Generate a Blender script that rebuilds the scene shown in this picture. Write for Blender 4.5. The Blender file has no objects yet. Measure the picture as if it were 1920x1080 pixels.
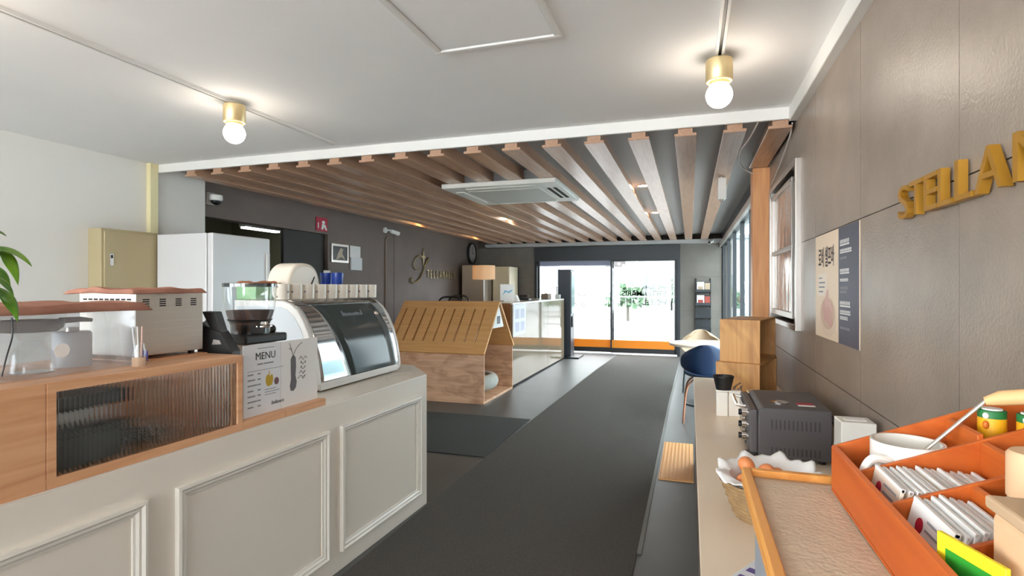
import bpy, bmesh, math, random
from mathutils import Vector, Matrix
random.seed(7)
PI = math.pi
SC = bpy.context.scene
COL = SC.collection

# ------------------------------------------------------------------ camera
F_PX, CX, CY = 1030.0, 960.0, 540.0
CAM_H = 1.42
YAW = math.radians(17.97)
cam = bpy.data.cameras.new('camera')
cam.sensor_width = 36.0
cam.lens = F_PX / 1920.0 * 36.0
cam.clip_start = 0.03
cam.clip_end = 200
camo = bpy.data.objects.new('camera', cam)
COL.objects.link(camo)
camo.location = (0, 0, CAM_H)
camo.rotation_euler = (PI / 2, 0, YAW)
SC.camera = camo

# ------------------------------------------------------------------ world, exposure
W = bpy.data.worlds.new('overcast_sky')
SC.world = W
W.use_nodes = True
bgn = W.node_tree.nodes['Background']
bgn.inputs['Color'].default_value = (0.95, 0.97, 1.0, 1)
bgn.inputs['Strength'].default_value = 4.8
BULB = 10.5
vs = SC.view_settings
vs.view_transform = 'Standard'
vs.look = 'None'
vs.exposure = 1.6
vs.gamma = 1.0
vs.use_curve_mapping = False
SC.cycles.max_bounces = 10
SC.cycles.diffuse_bounces = 6
SC.cycles.transparent_max_bounces = 16
SC.cycles.sample_clamp_indirect = 6.0
SC.cycles.caustics_refractive = True


# ------------------------------------------------------------------ pixel helpers (1920x1080 frame)
CS, SN = math.cos(YAW), math.sin(YAW)
CAMP = Vector((0, 0, CAM_H))


def ray(u, v):
    t = (u - CX) / F_PX
    return Vector((t * CS - SN, CS + t * SN, -(v - CY) / F_PX))


def onX(u, v, X):
    d = ray(u, v)
    return CAMP + d * (X / d.x)


def onY(u, v, Y):
    d = ray(u, v)
    return CAMP + d * (Y / d.y)


def onZ(u, v, Z):
    d = ray(u, v)
    return CAMP + d * ((Z - CAM_H) / d.z)


# ------------------------------------------------------------------ materials
def lin(c):
    c /= 255.0
    return c / 12.92 if c <= 0.04045 else ((c + 0.055) / 1.055) ** 2.4


def rgb(r, g, b):
    return (lin(r), lin(g), lin(b), 1)


MATS = {}


def mat(name, col, rough=0.5, metal=0.0, spec=0.5, ior=None, coat=0.0, emit=None, estr=0.0,
        var=0.0, vscale=6.0, vdetail=4.0, bump=0.0, bscale=60.0, trans=0.0, stretch=(1, 1, 1), col2=None, sheen=0.0):
    if name in MATS:
        return MATS[name]
    m = bpy.data.materials.new(name)
    m.use_nodes = True
    nt = m.node_tree
    p = nt.nodes['Principled BSDF']
    p.inputs['Base Color'].default_value = col
    p.inputs['Roughness'].default_value = rough
    p.inputs['Metallic'].default_value = metal
    p.inputs['Specular IOR Level'].default_value = spec
    p.inputs['Coat Weight'].default_value = coat
    p.inputs['Transmission Weight'].default_value = trans
    p.inputs['Sheen Weight'].default_value = sheen
    if ior:
        p.inputs['IOR'].default_value = ior
    if emit:
        p.inputs['Emission Color'].default_value = emit
        p.inputs['Emission Strength'].default_value = estr
    if var > 0 or bump > 0:
        tc = nt.nodes.new('ShaderNodeTexCoord')
        mp = nt.nodes.new('ShaderNodeMapping')
        mp.inputs['Scale'].default_value = stretch
        nt.links.new(tc.outputs['Object'], mp.inputs['Vector'])
    if var > 0:
        n = nt.nodes.new('ShaderNodeTexNoise')
        n.inputs['Scale'].default_value = vscale
        n.inputs['Detail'].default_value = vdetail
        n.inputs['Roughness'].default_value = 0.6
        nt.links.new(mp.outputs['Vector'], n.inputs['Vector'])
        r = nt.nodes.new('ShaderNodeValToRGB')
        c2 = col2 or tuple(x * (1 - var) for x in col[:3]) + (1,)
        r.color_ramp.elements[0].position = 0.32
        r.color_ramp.elements[1].position = 0.68
        r.color_ramp.elements[0].color = c2
        r.color_ramp.elements[1].color = col
        nt.links.new(n.outputs['Fac'], r.inputs['Fac'])
        nt.links.new(r.outputs['Color'], p.inputs['Base Color'])
    if bump > 0:
        n2 = nt.nodes.new('ShaderNodeTexNoise')
        n2.inputs['Scale'].default_value = bscale
        n2.inputs['Detail'].default_value = 3
        nt.links.new(mp.outputs['Vector'], n2.inputs['Vector'])
        b = nt.nodes.new('ShaderNodeBump')
        b.inputs['Strength'].default_value = bump
        b.inputs['Distance'].default_value = 0.01
        nt.links.new(n2.outputs['Fac'], b.inputs['Height'])
        nt.links.new(b.outputs['Normal'], p.inputs['Normal'])
    MATS[name] = m
    return m


def wood(name, col, dark, axis=1, rough=0.45, scale=1.0, knots=False, spec=0.4):
    """grain lines running along the given axis of the object"""
    if name in MATS:
        return MATS[name]
    m = bpy.data.materials.new(name)
    m.use_nodes = True
    nt = m.node_tree
    p = nt.nodes['Principled BSDF']
    p.inputs['Roughness'].default_value = rough
    p.inputs['Specular IOR Level'].default_value = spec
    tc = nt.nodes.new('ShaderNodeTexCoord')
    mp = nt.nodes.new('ShaderNodeMapping')
    s = [14.0 * scale] * 3
    s[axis] = 0.9 * scale
    mp.inputs['Scale'].default_value = s
    nt.links.new(tc.outputs['Object'], mp.inputs['Vector'])
    n = nt.nodes.new('ShaderNodeTexNoise')
    n.inputs['Scale'].default_value = 2.2
    n.inputs['Detail'].default_value = 5
    n.inputs['Distortion'].default_value = 0.6
    nt.links.new(mp.outputs['Vector'], n.inputs['Vector'])
    r = nt.nodes.new('ShaderNodeValToRGB')
    r.color_ramp.elements[0].position = 0.3
    r.color_ramp.elements[1].position = 0.62
    r.color_ramp.elements[0].color = dark
    r.color_ramp.elements[1].color = col
    nt.links.new(n.outputs['Fac'], r.inputs['Fac'])
    out = r.outputs['Color']
    if knots:
        mp2 = nt.nodes.new('ShaderNodeMapping')
        s2 = [3.5] * 3
        s2[axis] = 1.6
        mp2.inputs['Scale'].default_value = s2
        nt.links.new(tc.outputs['Object'], mp2.inputs['Vector'])
        n3 = nt.nodes.new('ShaderNodeTexNoise')
        n3.inputs['Scale'].default_value = 1.5
        n3.inputs['Detail'].default_value = 2
        n3.inputs['Distortion'].default_value = 1.5
        nt.links.new(mp2.outputs['Vector'], n3.inputs['Vector'])
        r3 = nt.nodes.new('ShaderNodeValToRGB')
        r3.color_ramp.elements[0].position = 0.35
        r3.color_ramp.elements[1].position = 0.55
        r3.color_ramp.elements[0].color = (0.72, 0.66, 0.62, 1)
        r3.color_ramp.elements[1].color = (1, 1, 1, 1)
        nt.links.new(n3.outputs['Fac'], r3.inputs['Fac'])
        mx = nt.nodes.new('ShaderNodeMix')
        mx.data_type = 'RGBA'
        mx.blend_type = 'MULTIPLY'
        mx.inputs['Factor'].default_value = 1
        nt.links.new(out, mx.inputs['A'])
        nt.links.new(r3.outputs['Color'], mx.inputs['B'])
        out = mx.outputs['Result']
    nt.links.new(out, p.inputs['Base Color'])
    MATS[name] = m
    return m


def clear(name, tint=(1, 1, 1, 1), ior=1.45, rough=0.02, base=0.0, refl=(1, 1, 1, 1), graze=0.9):
    """thin clear sheet: light passes straight through, with a Fresnel reflection"""
    if name in MATS:
        return MATS[name]
    m = bpy.data.materials.new(name)
    m.use_nodes = True
    nt = m.node_tree
    nt.nodes.remove(nt.nodes['Principled BSDF'])
    out = nt.nodes['Material Output']
    t = nt.nodes.new('ShaderNodeBsdfTransparent')
    t.inputs['Color'].default_value = tint
    g = nt.nodes.new('ShaderNodeBsdfGlossy')
    g.inputs['Color'].default_value = refl
    g.inputs['Roughness'].default_value = rough
    lw = nt.nodes.new('ShaderNodeLayerWeight')
    lw.inputs['Blend'].default_value = 0.5
    f0 = ((ior - 1) / (ior + 1)) ** 2
    pw = nt.nodes.new('ShaderNodeMath')
    pw.operation = 'POWER'
    pw.inputs[1].default_value = 5.0
    nt.links.new(lw.outputs['Facing'], pw.inputs[0])
    ma = nt.nodes.new('ShaderNodeMath')
    ma.operation = 'MULTIPLY_ADD'
    ma.use_clamp = True
    ma.inputs[1].default_value = graze * (1 - f0)
    ma.inputs[2].default_value = base + f0
    nt.links.new(pw.outputs[0], ma.inputs[0])
    mx = nt.nodes.new('ShaderNodeMixShader')
    nt.links.new(ma.outputs[0], mx.inputs['Fac'])
    nt.links.new(t.outputs[0], mx.inputs[1])
    nt.links.new(g.outputs[0], mx.inputs[2])
    nt.links.new(mx.outputs[0], out.inputs['Surface'])
    MATS[name] = m
    return m


def film(name, col, trans=0.6):
    """coloured film that lets light glow through"""
    m = bpy.data.materials.new(name)
    m.use_nodes = True
    nt = m.node_tree
    p = nt.nodes['Principled BSDF']
    p.inputs['Base Color'].default_value = col
    p.inputs['Roughness'].default_value = 0.5
    t = nt.nodes.new('ShaderNodeBsdfTranslucent')
    t.inputs['Color'].default_value = col
    mx = nt.nodes.new('ShaderNodeMixShader')
    mx.inputs['Fac'].default_value = trans
    nt.links.new(p.outputs[0], mx.inputs[1])
    nt.links.new(t.outputs[0], mx.inputs[2])
    nt.links.new(mx.outputs[0], nt.nodes['Material Output'].inputs['Surface'])
    MATS[name] = m
    return m


def fluted_glass():
    m = bpy.data.materials.new('fluted_glass')
    m.use_nodes = True
    nt = m.node_tree
    nt.nodes.remove(nt.nodes['Principled BSDF'])
    out = nt.nodes['Material Output']
    g = nt.nodes.new('ShaderNodeBsdfGlass')
    g.inputs['IOR'].default_value = 1.42
    g.inputs['Roughness'].default_value = 0.03
    g.inputs['Color'].default_value = (0.96, 0.98, 0.98, 1)
    t = nt.nodes.new('ShaderNodeBsdfTransparent')
    mx = nt.nodes.new('ShaderNodeMixShader')
    mx.inputs['Fac'].default_value = 0.18
    nt.links.new(g.outputs[0], mx.inputs[1])
    nt.links.new(t.outputs[0], mx.inputs[2])
    nt.links.new(mx.outputs[0], out.inputs['Surface'])
    return m


M_CEIL = mat('white_ceiling_paint', rgb(244, 244, 244), 0.85, var=0.03, vscale=1.2)
M_WALLW = mat('white_wall_paint', rgb(226, 224, 220), 0.8, var=0.03, vscale=1.5)
M_WHITE = mat('white_paint', rgb(232, 231, 228), 0.5)
M_DARKWALL = mat('charcoal_wall_paint', rgb(114, 99, 91), 0.55, var=0.18, vscale=1.6)
M_STONE = mat('brown_grey_stone_tile', rgb(156, 142, 129), 0.36, var=0.22, vscale=4.5, vdetail=9, bump=0.16, bscale=110, spec=0.6)
M_GROUT = mat('dark_tile_joint', rgb(88, 78, 70), 0.8)
M_STONE2 = mat('dark_slate_tile', rgb(112, 106, 98), 0.5, var=0.2, vscale=2.5, vdetail=7)
M_FLOOR = mat('dark_grey_floor_tile', rgb(86, 86, 85), 0.40, var=0.16, vscale=2.0, vdetail=6, spec=0.35)
M_CARPET = mat('charcoal_carpet', rgb(96, 92, 88), 0.95, var=0.32, vscale=110, vdetail=3, bump=0.6, bscale=300, spec=0.15)
M_MAT = mat('dark_entrance_mat', rgb(80, 81, 79), 0.95, var=0.3, vscale=150, bump=0.5, bscale=300, spec=0.15)
M_EDGE = mat('carpet_edge_binding', rgb(120, 119, 116), 0.7)
M_SLAT = wood('slat_veneer', rgb(188, 150, 124), rgb(174, 135, 109), 1, rough=0.26, scale=1.6, spec=0.9)
M_SOFFIT = mat('grey_soffit_paint', rgb(160, 159, 158), 0.45)
M_OAK = wood('oak_veneer', rgb(226, 174, 132), rgb(206, 148, 106), 1, rough=0.42)
M_OAKX = wood('oak_column_veneer', rgb(232, 170, 116), rgb(210, 144, 92), 2, rough=0.42)
M_PINE = wood('pine_crate_board', rgb(222, 172, 110), rgb(202, 144, 84), 2, rough=0.5, knots=True)
M_PINEIN = wood('pine_crate_shadow_side', rgb(196, 132, 70), rgb(170, 106, 52), 1, rough=0.5)
M_HOUSEROOF = wood('birch_roof_board', rgb(228, 176, 116), rgb(216, 160, 100), 0, rough=0.5, knots=False)
M_HOUSE = wood('birch_side_board', rgb(224, 180, 146), rgb(206, 160, 126), 0, rough=0.4, knots=True)
M_COUNTER = mat('cream_counter_paint', rgb(234, 225, 213), 0.4)
M_TOPCREAM = mat('beige_solid_worktop', rgb(246, 226, 202), 0.3, var=0.05, vscale=3)
M_ORANGE = wood('orange_stained_wood', rgb(206, 104, 40), rgb(184, 84, 28), 1, rough=0.5, scale=0.7)
M_FRAMEW = wood('honey_frame_wood', rgb(226, 160, 84), rgb(206, 136, 62), 1, rough=0.45)
M_LINEN = mat('beige_linen_cloth', rgb(214, 194, 170), 0.95, var=0.1, vscale=40, bump=0.3, bscale=120, spec=0.1)
M_STEEL = mat('brushed_stainless_steel', rgb(208, 200, 190), 0.38, 0.8, var=0.08, vscale=3, stretch=(1, 1, 40))
M_CHROME = mat('chrome', rgb(215, 213, 210), 0.12, 1.0)
M_ALU = mat('anodised_aluminium', rgb(186, 180, 174), 0.35, 0.9)
M_BRASS = mat('brushed_brass', rgb(222, 198, 150), 0.36, 0.6)
M_GOLD = mat('gold_painted_letter', rgb(180, 131, 42), 0.38, 0.35)
M_GOLDDULL = mat('dull_gold_letter', rgb(172, 158, 122), 0.4, 0.5)
M_BLACK = mat('black_plastic', rgb(26, 26, 28), 0.4)
M_BLACKM = mat('black_metal_frame', rgb(40, 44, 48), 0.4, 0.3)
M_DKGREY = mat('dark_grey_enamel', rgb(84, 80, 82), 0.5, bump=0.05, bscale=200)
M_HOLESHADE = mat('opening_shade', rgb(34, 32, 31), 0.8)  # near-black painted in for the shade inside vents and openings
M_CREAM = mat('cream_enamel', rgb(230, 220, 206), 0.3)
M_PORC = mat('white_porcelain', rgb(238, 234, 226), 0.18)
M_PORCE = mat('ivory_porcelain', rgb(232, 224, 212), 0.25)
M_BLUE = mat('blue_glazed_cup', rgb(38, 70, 160), 0.25)
M_NAVY = mat('navy_plastic', rgb(22, 46, 78), 0.45)
M_BEIGEPL = mat('beige_plastic', rgb(176, 154, 128), 0.5)
M_BEIGECAB = mat('beige_painted_steel', rgb(182, 168, 132), 0.5)
M_BEIGECAB2 = mat('taupe_cabinet', rgb(160, 146, 130), 0.5)
M_CREAMCAB = mat('cream_cabinet', rgb(206, 194, 168), 0.5)
M_FRIDGE = mat('white_fridge_enamel', rgb(216, 216, 218), 0.25)
M_CLOTHBR = mat('dusty_brown_cloth', rgb(176, 126, 108), 0.9, var=0.25, vscale=12, spec=0.1)
M_GREENBOX = mat('pale_green_plastic', rgb(140, 190, 138), 0.4)
M_PAPER = mat('white_paper', rgb(236, 234, 232), 0.7)
M_PAPERBL = mat('cool_white_paper', rgb(228, 229, 233), 0.6)
M_INK = mat('dark_grey_ink', rgb(70, 70, 74), 0.8)
M_INKL = mat('light_grey_ink', rgb(150, 150, 156), 0.8)
M_YEL = mat('yellow_print', rgb(198, 164, 44), 0.7)
M_MAUVE = mat('mauve_print', rgb(126, 96, 98), 0.7)
M_NAVYP = mat('slate_navy_print', rgb(84, 86, 102), 0.5)
M_CREAMP = mat('cream_print', rgb(238, 216, 190), 0.5)
M_PINKP = mat('pale_pink_print', rgb(222, 184, 172), 0.6)
M_PLATEP = mat('plate_print', rgb(232, 210, 188), 0.6)
M_RED = mat('crimson_red', rgb(176, 22, 54), 0.5)
M_ORSTRIPE = film('amber_glass_film', rgb(222, 150, 40), 0.3)
M_FROST = film('frosted_glass_film', rgb(150, 152, 166), 0.3)
M_TACTILE = mat('yellow_ochre_tactile', rgb(226, 168, 104), 0.6)
M_LEAF = mat('leaf_green', rgb(126, 170, 36), 0.4, var=0.4, vscale=8, col2=rgb(60, 112, 30))
M_STEM = mat('plant_stem', rgb(90, 100, 40), 0.6)
M_SOIL = mat('potting_soil', rgb(60, 44, 34), 0.95)
M_TERRA = mat('white_pot', rgb(220, 216, 208), 0.5)
M_EGG = mat('brown_eggshell', rgb(226, 140, 86), 0.45)
M_BREAD = mat('bread_crust', rgb(204, 146, 92), 0.8, var=0.25, vscale=30)
M_WICK = mat('wicker', rgb(176, 142, 100), 0.7, var=0.3, vscale=40)
M_GLASS = clear('clear_window_glass', (0.96, 0.98, 0.98, 1), 1.45, 0.0)
M_TEAL = clear('teal_tinted_glass', (0.84, 0.90, 0.91, 1), 1.4, 0.0, 0.02, graze=0.35)
M_ACRYL = clear('clear_acrylic', (0.97, 0.98, 0.985, 1), 1.45, 0.04, 0.02, graze=0.6)
def hazy(name, amt):
    m = clear(name, (0.97, 0.98, 0.99, 1), 1.45, 0.08, 0.03, graze=0.6)
    nt = m.node_tree
    out = nt.nodes['Material Output']
    old = out.inputs['Surface'].links[0].from_socket
    d = nt.nodes.new('ShaderNodeBsdfDiffuse')
    d.inputs['Color'].default_value = (0.9, 0.92, 0.95, 1)
    mx = nt.nodes.new('ShaderNodeMixShader')
    mx.inputs['Fac'].default_value = amt
    nt.links.new(old, mx.inputs[1])
    nt.links.new(d.outputs[0], mx.inputs[2])
    nt.links.new(mx.outputs[0], out.inputs['Surface'])
    return m


M_HAZE = hazy('hazy_acrylic', 0.12)  # a share of pale diffuse mixed into the clear acrylic
M_PLASTICWRAP = clear('clear_plastic_film', (0.95, 0.93, 0.92, 1), 1.4, 0.08, 0.06)
M_FLUTE = fluted_glass()
M_DESKGL = mat('polished_beige_glass', rgb(132, 117, 96), 0.05, spec=0.6, ior=1.5)
M_BULB = mat('glowing_bulb', (1, 1, 1, 1), 0.5, emit=(1.0, 0.88, 0.74, 1), estr=BULB)
M_DOWNL = mat('glowing_downlight', (1, 1, 1, 1), 0.5, emit=(1.0, 0.86, 0.68, 1), estr=60.0)
M_AMBERL = mat('glowing_warm_downlight', (1, 1, 1, 1), 0.5, emit=(1.0, 0.66, 0.3, 1), estr=40.0)
M_STRIPL = mat('glowing_strip', (1, 1, 1, 1), 0.5, emit=(0.9, 1.0, 0.95, 1), estr=3.0)
M_SHADE = film('cream_lamp_shade', rgb(238, 214, 182), 0.5)
M_OVENGL = mat('dark_tinted_glass', rgb(66, 74, 74), 0.14, spec=0.22)
M_OVENLT = mat('polished_case_surround', rgb(206, 208, 210), 0.10, 0.9)
M_OVENEDGE = mat('dark_teal_seal', rgb(30, 46, 50), 0.3)
M_PAVE = mat('pale_concrete_paving', rgb(200, 200, 197), 0.8, var=0.06, vscale=1.0)
M_FACADE = mat('white_render_facade', rgb(200, 200, 197), 0.8)
M_BUSH = mat('hedge_leaves', rgb(84, 112, 84), 0.8, var=0.4, vscale=3)
M_RAIL = mat('grey_railing', rgb(120, 125, 127), 0.5)
M_SKIN = mat('sandwich_roll', rgb(232, 186, 130), 0.6)
M_DGREEN = mat('dark_green_label', rgb(34, 118, 62), 0.5)
M_YPACK = mat('golden_yellow_label', rgb(240, 176, 30), 0.45)
M_LGREEN = mat('bright_green_sachet', rgb(44, 150, 46), 0.45)
M_YSACH = mat('bright_yellow_sachet', rgb(238, 214, 40), 0.45)
M_PURPLE = mat('purple_print', rgb(98, 82, 150), 0.5)
M_GREYBLUE = mat('grey_blue_enamel', rgb(150, 156, 166), 0.4)
M_CUSHION = mat('grey_pet_cushion', rgb(186, 184, 174), 0.95, var=0.15, vscale=20)
M_BEIGEBOX = mat('beige_carton', rgb(226, 186, 146), 0.7)


# ------------------------------------------------------------------ mesh builder
class MB:
    def __init__(s):
        s.v = []
        s.f = []

    def add(s, vs_, fs_):
        o = len(s.v)
        s.v += [tuple(p) for p in vs_]
        s.f += [tuple(i + o for i in f) for f in fs_]
        return s

    def box(s, x0, x1, y0, y1, z0, z1):
        return s.add([(x0, y0, z0), (x1, y0, z0), (x1, y1, z0), (x0, y1, z0), (x0, y0, z1), (x1, y0, z1), (x1, y1, z1), (x0, y1, z1)],
                     [(0, 3, 2, 1), (4, 5, 6, 7), (0, 1, 5, 4), (1, 2, 6, 5), (2, 3, 7, 6), (3, 0, 4, 7)])

    def prism(s, pts, a, b, axis='z'):
        def m(p, h):
            return {'z': (p[0], p[1], h), 'y': (p[0], h, p[1]), 'x': (h, p[0], p[1])}[axis]
        n = len(pts)
        return s.add([m(p, a) for p in pts] + [m(p, b) for p in pts],
                     [tuple(range(n))[::-1], tuple(range(n, 2 * n))] + [(i, (i + 1) % n, n + (i + 1) % n, n + i) for i in range(n)])

    def lathe(s, prof, c=(0, 0, 0), n=24, sx=1.0, sy=1.0):
        vs_, fs_ = [], []
        for r, z in prof:
            for k in range(n):
                a = 2 * PI * k / n
                vs_.append((c[0] + r * sx * math.cos(a), c[1] + r * sy * math.sin(a), c[2] + z))
        for i in range(len(prof) - 1):
            for k in range(n):
                fs_.append((i * n + k, i * n + (k + 1) % n, (i + 1) * n + (k + 1) % n, (i + 1) * n + k))
        if prof[0][0] > 1e-6:
            fs_.append(tuple(range(n))[::-1])
        if prof[-1][0] > 1e-6:
            b = (len(prof) - 1) * n
            fs_.append(tuple(range(b, b + n)))
        return s.add(vs_, fs_)

    def ring(s, prof, c=(0, 0, 0), n=24, sx=1.0, sy=1.0):
        """closed profile revolved"""
        vs_, fs_ = [], []
        m = len(prof)
        for r, z in prof:
            for k in range(n):
                a = 2 * PI * k / n
                vs_.append((c[0] + r * sx * math.cos(a), c[1] + r * sy * math.sin(a), c[2] + z))
        for i in range(m):
            j = (i + 1) % m
            for k in range(n):
                fs_.append((i * n + k, i * n + (k + 1) % n, j * n + (k + 1) % n, j * n + k))
        return s.add(vs_, fs_)

    def tube(s, pts, r, n=8):
        pts = [Vector(p) for p in pts]
        rs = r if isinstance(r, (list, tuple)) else [r] * len(pts)
        vs_, fs_ = [], []
        prev = None
        for i, p in enumerate(pts):
            d = (pts[min(i + 1, len(pts) - 1)] - pts[max(i - 1, 0)])
            if d.length < 1e-9:
                d = Vector((0, 0, 1))
            d.normalize()
            if prev is None:
                a = Vector((0, 0, 1)) if abs(d.z) < 0.9 else Vector((1, 0, 0))
                x = d.cross(a).normalized()
            else:
                x = (prev - d * prev.dot(d)).normalized()
            prev = x
            y = d.cross(x)
            for k in range(n):
                a = 2 * PI * k / n
                vs_.append(p + (x * math.cos(a) + y * math.sin(a)) * rs[i])
        for i in range(len(pts) - 1):
            for k in range(n):
                fs_.append((i * n + k, i * n + (k + 1) % n, (i + 1) * n + (k + 1) % n, (i + 1) * n + k))
        fs_.append(tuple(range(n))[::-1])
        b = (len(pts) - 1) * n
        fs_.append(tuple(range(b, b + n)))
        return s.add(vs_, fs_)

    def cyl(s, p0, p1, r, n=16):
        return s.tube([p0, p1], r, n)

    def ell(s, c, rx, ry, rz, nu=16, nv=10):
        prof = [(max(1e-7, math.sin(PI * i / nv)), -math.cos(PI * i / nv)) for i in range(nv + 1)]
        vs_, fs_ = [], []
        for r, z in prof:
            for k in range(nu):
                a = 2 * PI * k / nu
                vs_.append((c[0] + rx * r * math.cos(a), c[1] + ry * r * math.sin(a), c[2] + rz * z))
        for i in range(nv):
            for k in range(nu):
                fs_.append((i * nu + k, i * nu + (k + 1) % nu, (i + 1) * nu + (k + 1) % nu, (i + 1) * nu + k))
        return s.add(vs_, fs_)

    def grid(s, fn, nu, nv):
        vs_ = [fn(i / nu, j / nv) for j in range(nv + 1) for i in range(nu + 1)]
        fs_ = [(j * (nu + 1) + i, j * (nu + 1) + i + 1, (j + 1) * (nu + 1) + i + 1, (j + 1) * (nu + 1) + i) for j in range(nv) for i in range(nu)]
        return s.add(vs_, fs_)

    def rotz(s, a, c=(0, 0)):
        ca, sa = math.cos(a), math.sin(a)
        s.v = [(c[0] + (x - c[0]) * ca - (y - c[1]) * sa, c[1] + (x - c[0]) * sa + (y - c[1]) * ca, z) for x, y, z in s.v]
        return s

    def mapm(s, m):
        s.v = [tuple(m @ Vector(p)) for p in s.v]
        return s

    def build(s, name, m, parent=None, smooth=False, bevel=0.0, solid=0.0, subd=0, seg=2, label=None):
        me = bpy.data.meshes.new(name)
        me.from_pydata(s.v, [], s.f)
        bm = bmesh.new()
        bm.from_mesh(me)
        bmesh.ops.remove_doubles(bm, verts=bm.verts, dist=1e-6)
        bmesh.ops.recalc_face_normals(bm, faces=bm.faces)
        bm.to_mesh(me)
        bm.free()
        me.materials.append(m)
        if smooth:
            me.shade_smooth()
            me.set_sharp_from_angle(angle=math.radians(42))
        o = bpy.data.objects.new(name, me)
        COL.objects.link(o)
        if solid:
            md = o.modifiers.new('thickness', 'SOLIDIFY')
            md.thickness = solid
            md.offset = 0
        if bevel:
            md = o.modifiers.new('edge', 'BEVEL')
            md.width = bevel
            md.segments = seg
            md.limit_method = 'ANGLE'
            md.angle_limit = math.radians(40)
        if subd:
            md = o.modifiers.new('smooth', 'SUBSURF')
            md.levels = subd
            md.render_levels = subd
        if parent:
            o.parent = parent
        if label:
            o['label'] = label
        return o


def tag(o, label, cat, group=None, kind=None):
    o['label'] = label
    o['category'] = cat
    if group:
        o['group'] = group
    if kind:
        o['kind'] = kind
    return o


def thing(name, label, cat, loc=(0, 0, 0), rz=0.0, group=None, kind=None):
    o = bpy.data.objects.new(name, None)
    o.empty_display_size = 0.05
    COL.objects.link(o)
    o.location = loc
    o.rotation_euler = (0, 0, rz)
    return tag(o, label, cat, group, kind)


def struct(name, mb, m, label, cat, **k):
    return tag(mb.build(name, m, None, **k), label, cat, kind='structure')


def dup(root, loc, rz=None, label=None):
    r = root.copy()
    COL.objects.link(r)
    r.location = loc
    if rz is not None:
        r.rotation_euler = (0, 0, rz)
    if label:
        r['label'] = label
    for ch in list(root.children):
        c = ch.copy()
        COL.objects.link(c)
        c.parent = r
        for g in list(ch.children):
            d = g.copy()
            COL.objects.link(d)
            d.parent = c
    return r


def text_mb(s, size, org, xd, ud, extr=0.0004, align='LEFT', mb=None, bold=0.0, shear=0.0, sx=1.0):
    cu = bpy.data.curves.new('t', 'FONT')
    cu.body = s
    cu.size = size
    cu.extrude = extr
    cu.offset = bold
    cu.shear = shear
    cu.align_x = align
    cu.resolution_u = 3
    ob = bpy.data.objects.new('t', cu)
    COL.objects.link(ob)
    bpy.context.view_layer.update()
    ev = ob.evaluated_get(bpy.context.evaluated_depsgraph_get())
    me = ev.to_mesh()
    xd, ud = Vector(xd).normalized(), Vector(ud).normalized()
    nd = xd.cross(ud)
    org = Vector(org)
    mb = mb or MB()
    mb.add([org + xd * (v.co.x * sx) + ud * v.co.y + nd * (v.co.z + extr) for v in me.vertices], [tuple(p.vertices) for p in me.polygons])
    ev.to_mesh_clear()
    bpy.data.objects.remove(ob)
    bpy.data.curves.remove(cu)
    return mb


def poly(pts, org, xd, ud, th=0.0006, mb=None):
    """flat outline given in (x,y) of a plane, as a thin plate proud of it"""
    xd, ud = Vector(xd).normalized(), Vector(ud).normalized()
    nd = xd.cross(ud)
    org = Vector(org)
    mb = mb or MB()
    n = len(pts)
    a = [org + xd * p[0] + ud * p[1] for p in pts]
    return mb.add(a + [p + nd * th for p in a], [tuple(range(n))[::-1], tuple(range(n, 2 * n))] + [(i, (i + 1) % n, n + (i + 1) % n, n + i) for i in range(n)])


def oval(cx, cy, rx, ry, n=20, rot=0.0):
    r = []
    for k in range(n):
        a = 2 * PI * k / n
        x, y = rx * math.cos(a), ry * math.sin(a)
        r.append((cx + x * math.cos(rot) - y * math.sin(rot), cy + x * math.sin(rot) + y * math.cos(rot)))
    return r


def rect(x0, y0, x1, y1):
    return [(x0, y0), (x1, y0), (x1, y1), (x0, y1)]


XP, XM, YP, YM, ZP = (1, 0, 0), (-1, 0, 0), (0, 1, 0), (0, -1, 0), (0, 0, 1)

# ------------------------------------------------------------------ the shell
XL, XLD, XR = -4.60, -4.70, 0.62
YB = 11.95
ZC, ZS = 2.53, 2.41          # white ceiling, underside of the slats
struct('floor', MB().box(-6.6, 0.95, -3.9, 12.25, -0.12, 0), M_FLOOR, 'dark grey polished tile floor of the lobby', 'floor')
struct('ceiling', MB().box(-4.9, 0.9, -3.9, 3.747, ZC, ZC + 0.1), M_CEIL, 'plain white painted ceiling over the cafe counter', 'ceiling')
ceil2 = struct('ceiling.001', MB().box(-6.6, 0.95, 3.747, 12.25, 2.52, 2.63), M_SOFFIT, 'dropped hall ceiling hung with long wooden slats', 'ceiling')
struct('trim_1', MB().box(XL, XR, 3.722, 3.747, 2.457, ZC + 0.02), M_WHITE, 'white band across the ceiling above the slat ends', 'trim', bevel=0.004)
struct('trim_2', MB().box(0.575, 0.64, -3.6, 3.722, 2.44, ZC + 0.02), M_WHITE, 'white cove strip where ceiling meets the stone wall', 'trim', bevel=0.004)
struct('trim_3', MB().box(-4.45, XR - 0.02, 11.72, 11.95, 2.335, 2.41), M_SOFFIT, 'pale crossbeam at the far ends of the slats', 'trim', bevel=0.004)

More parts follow.
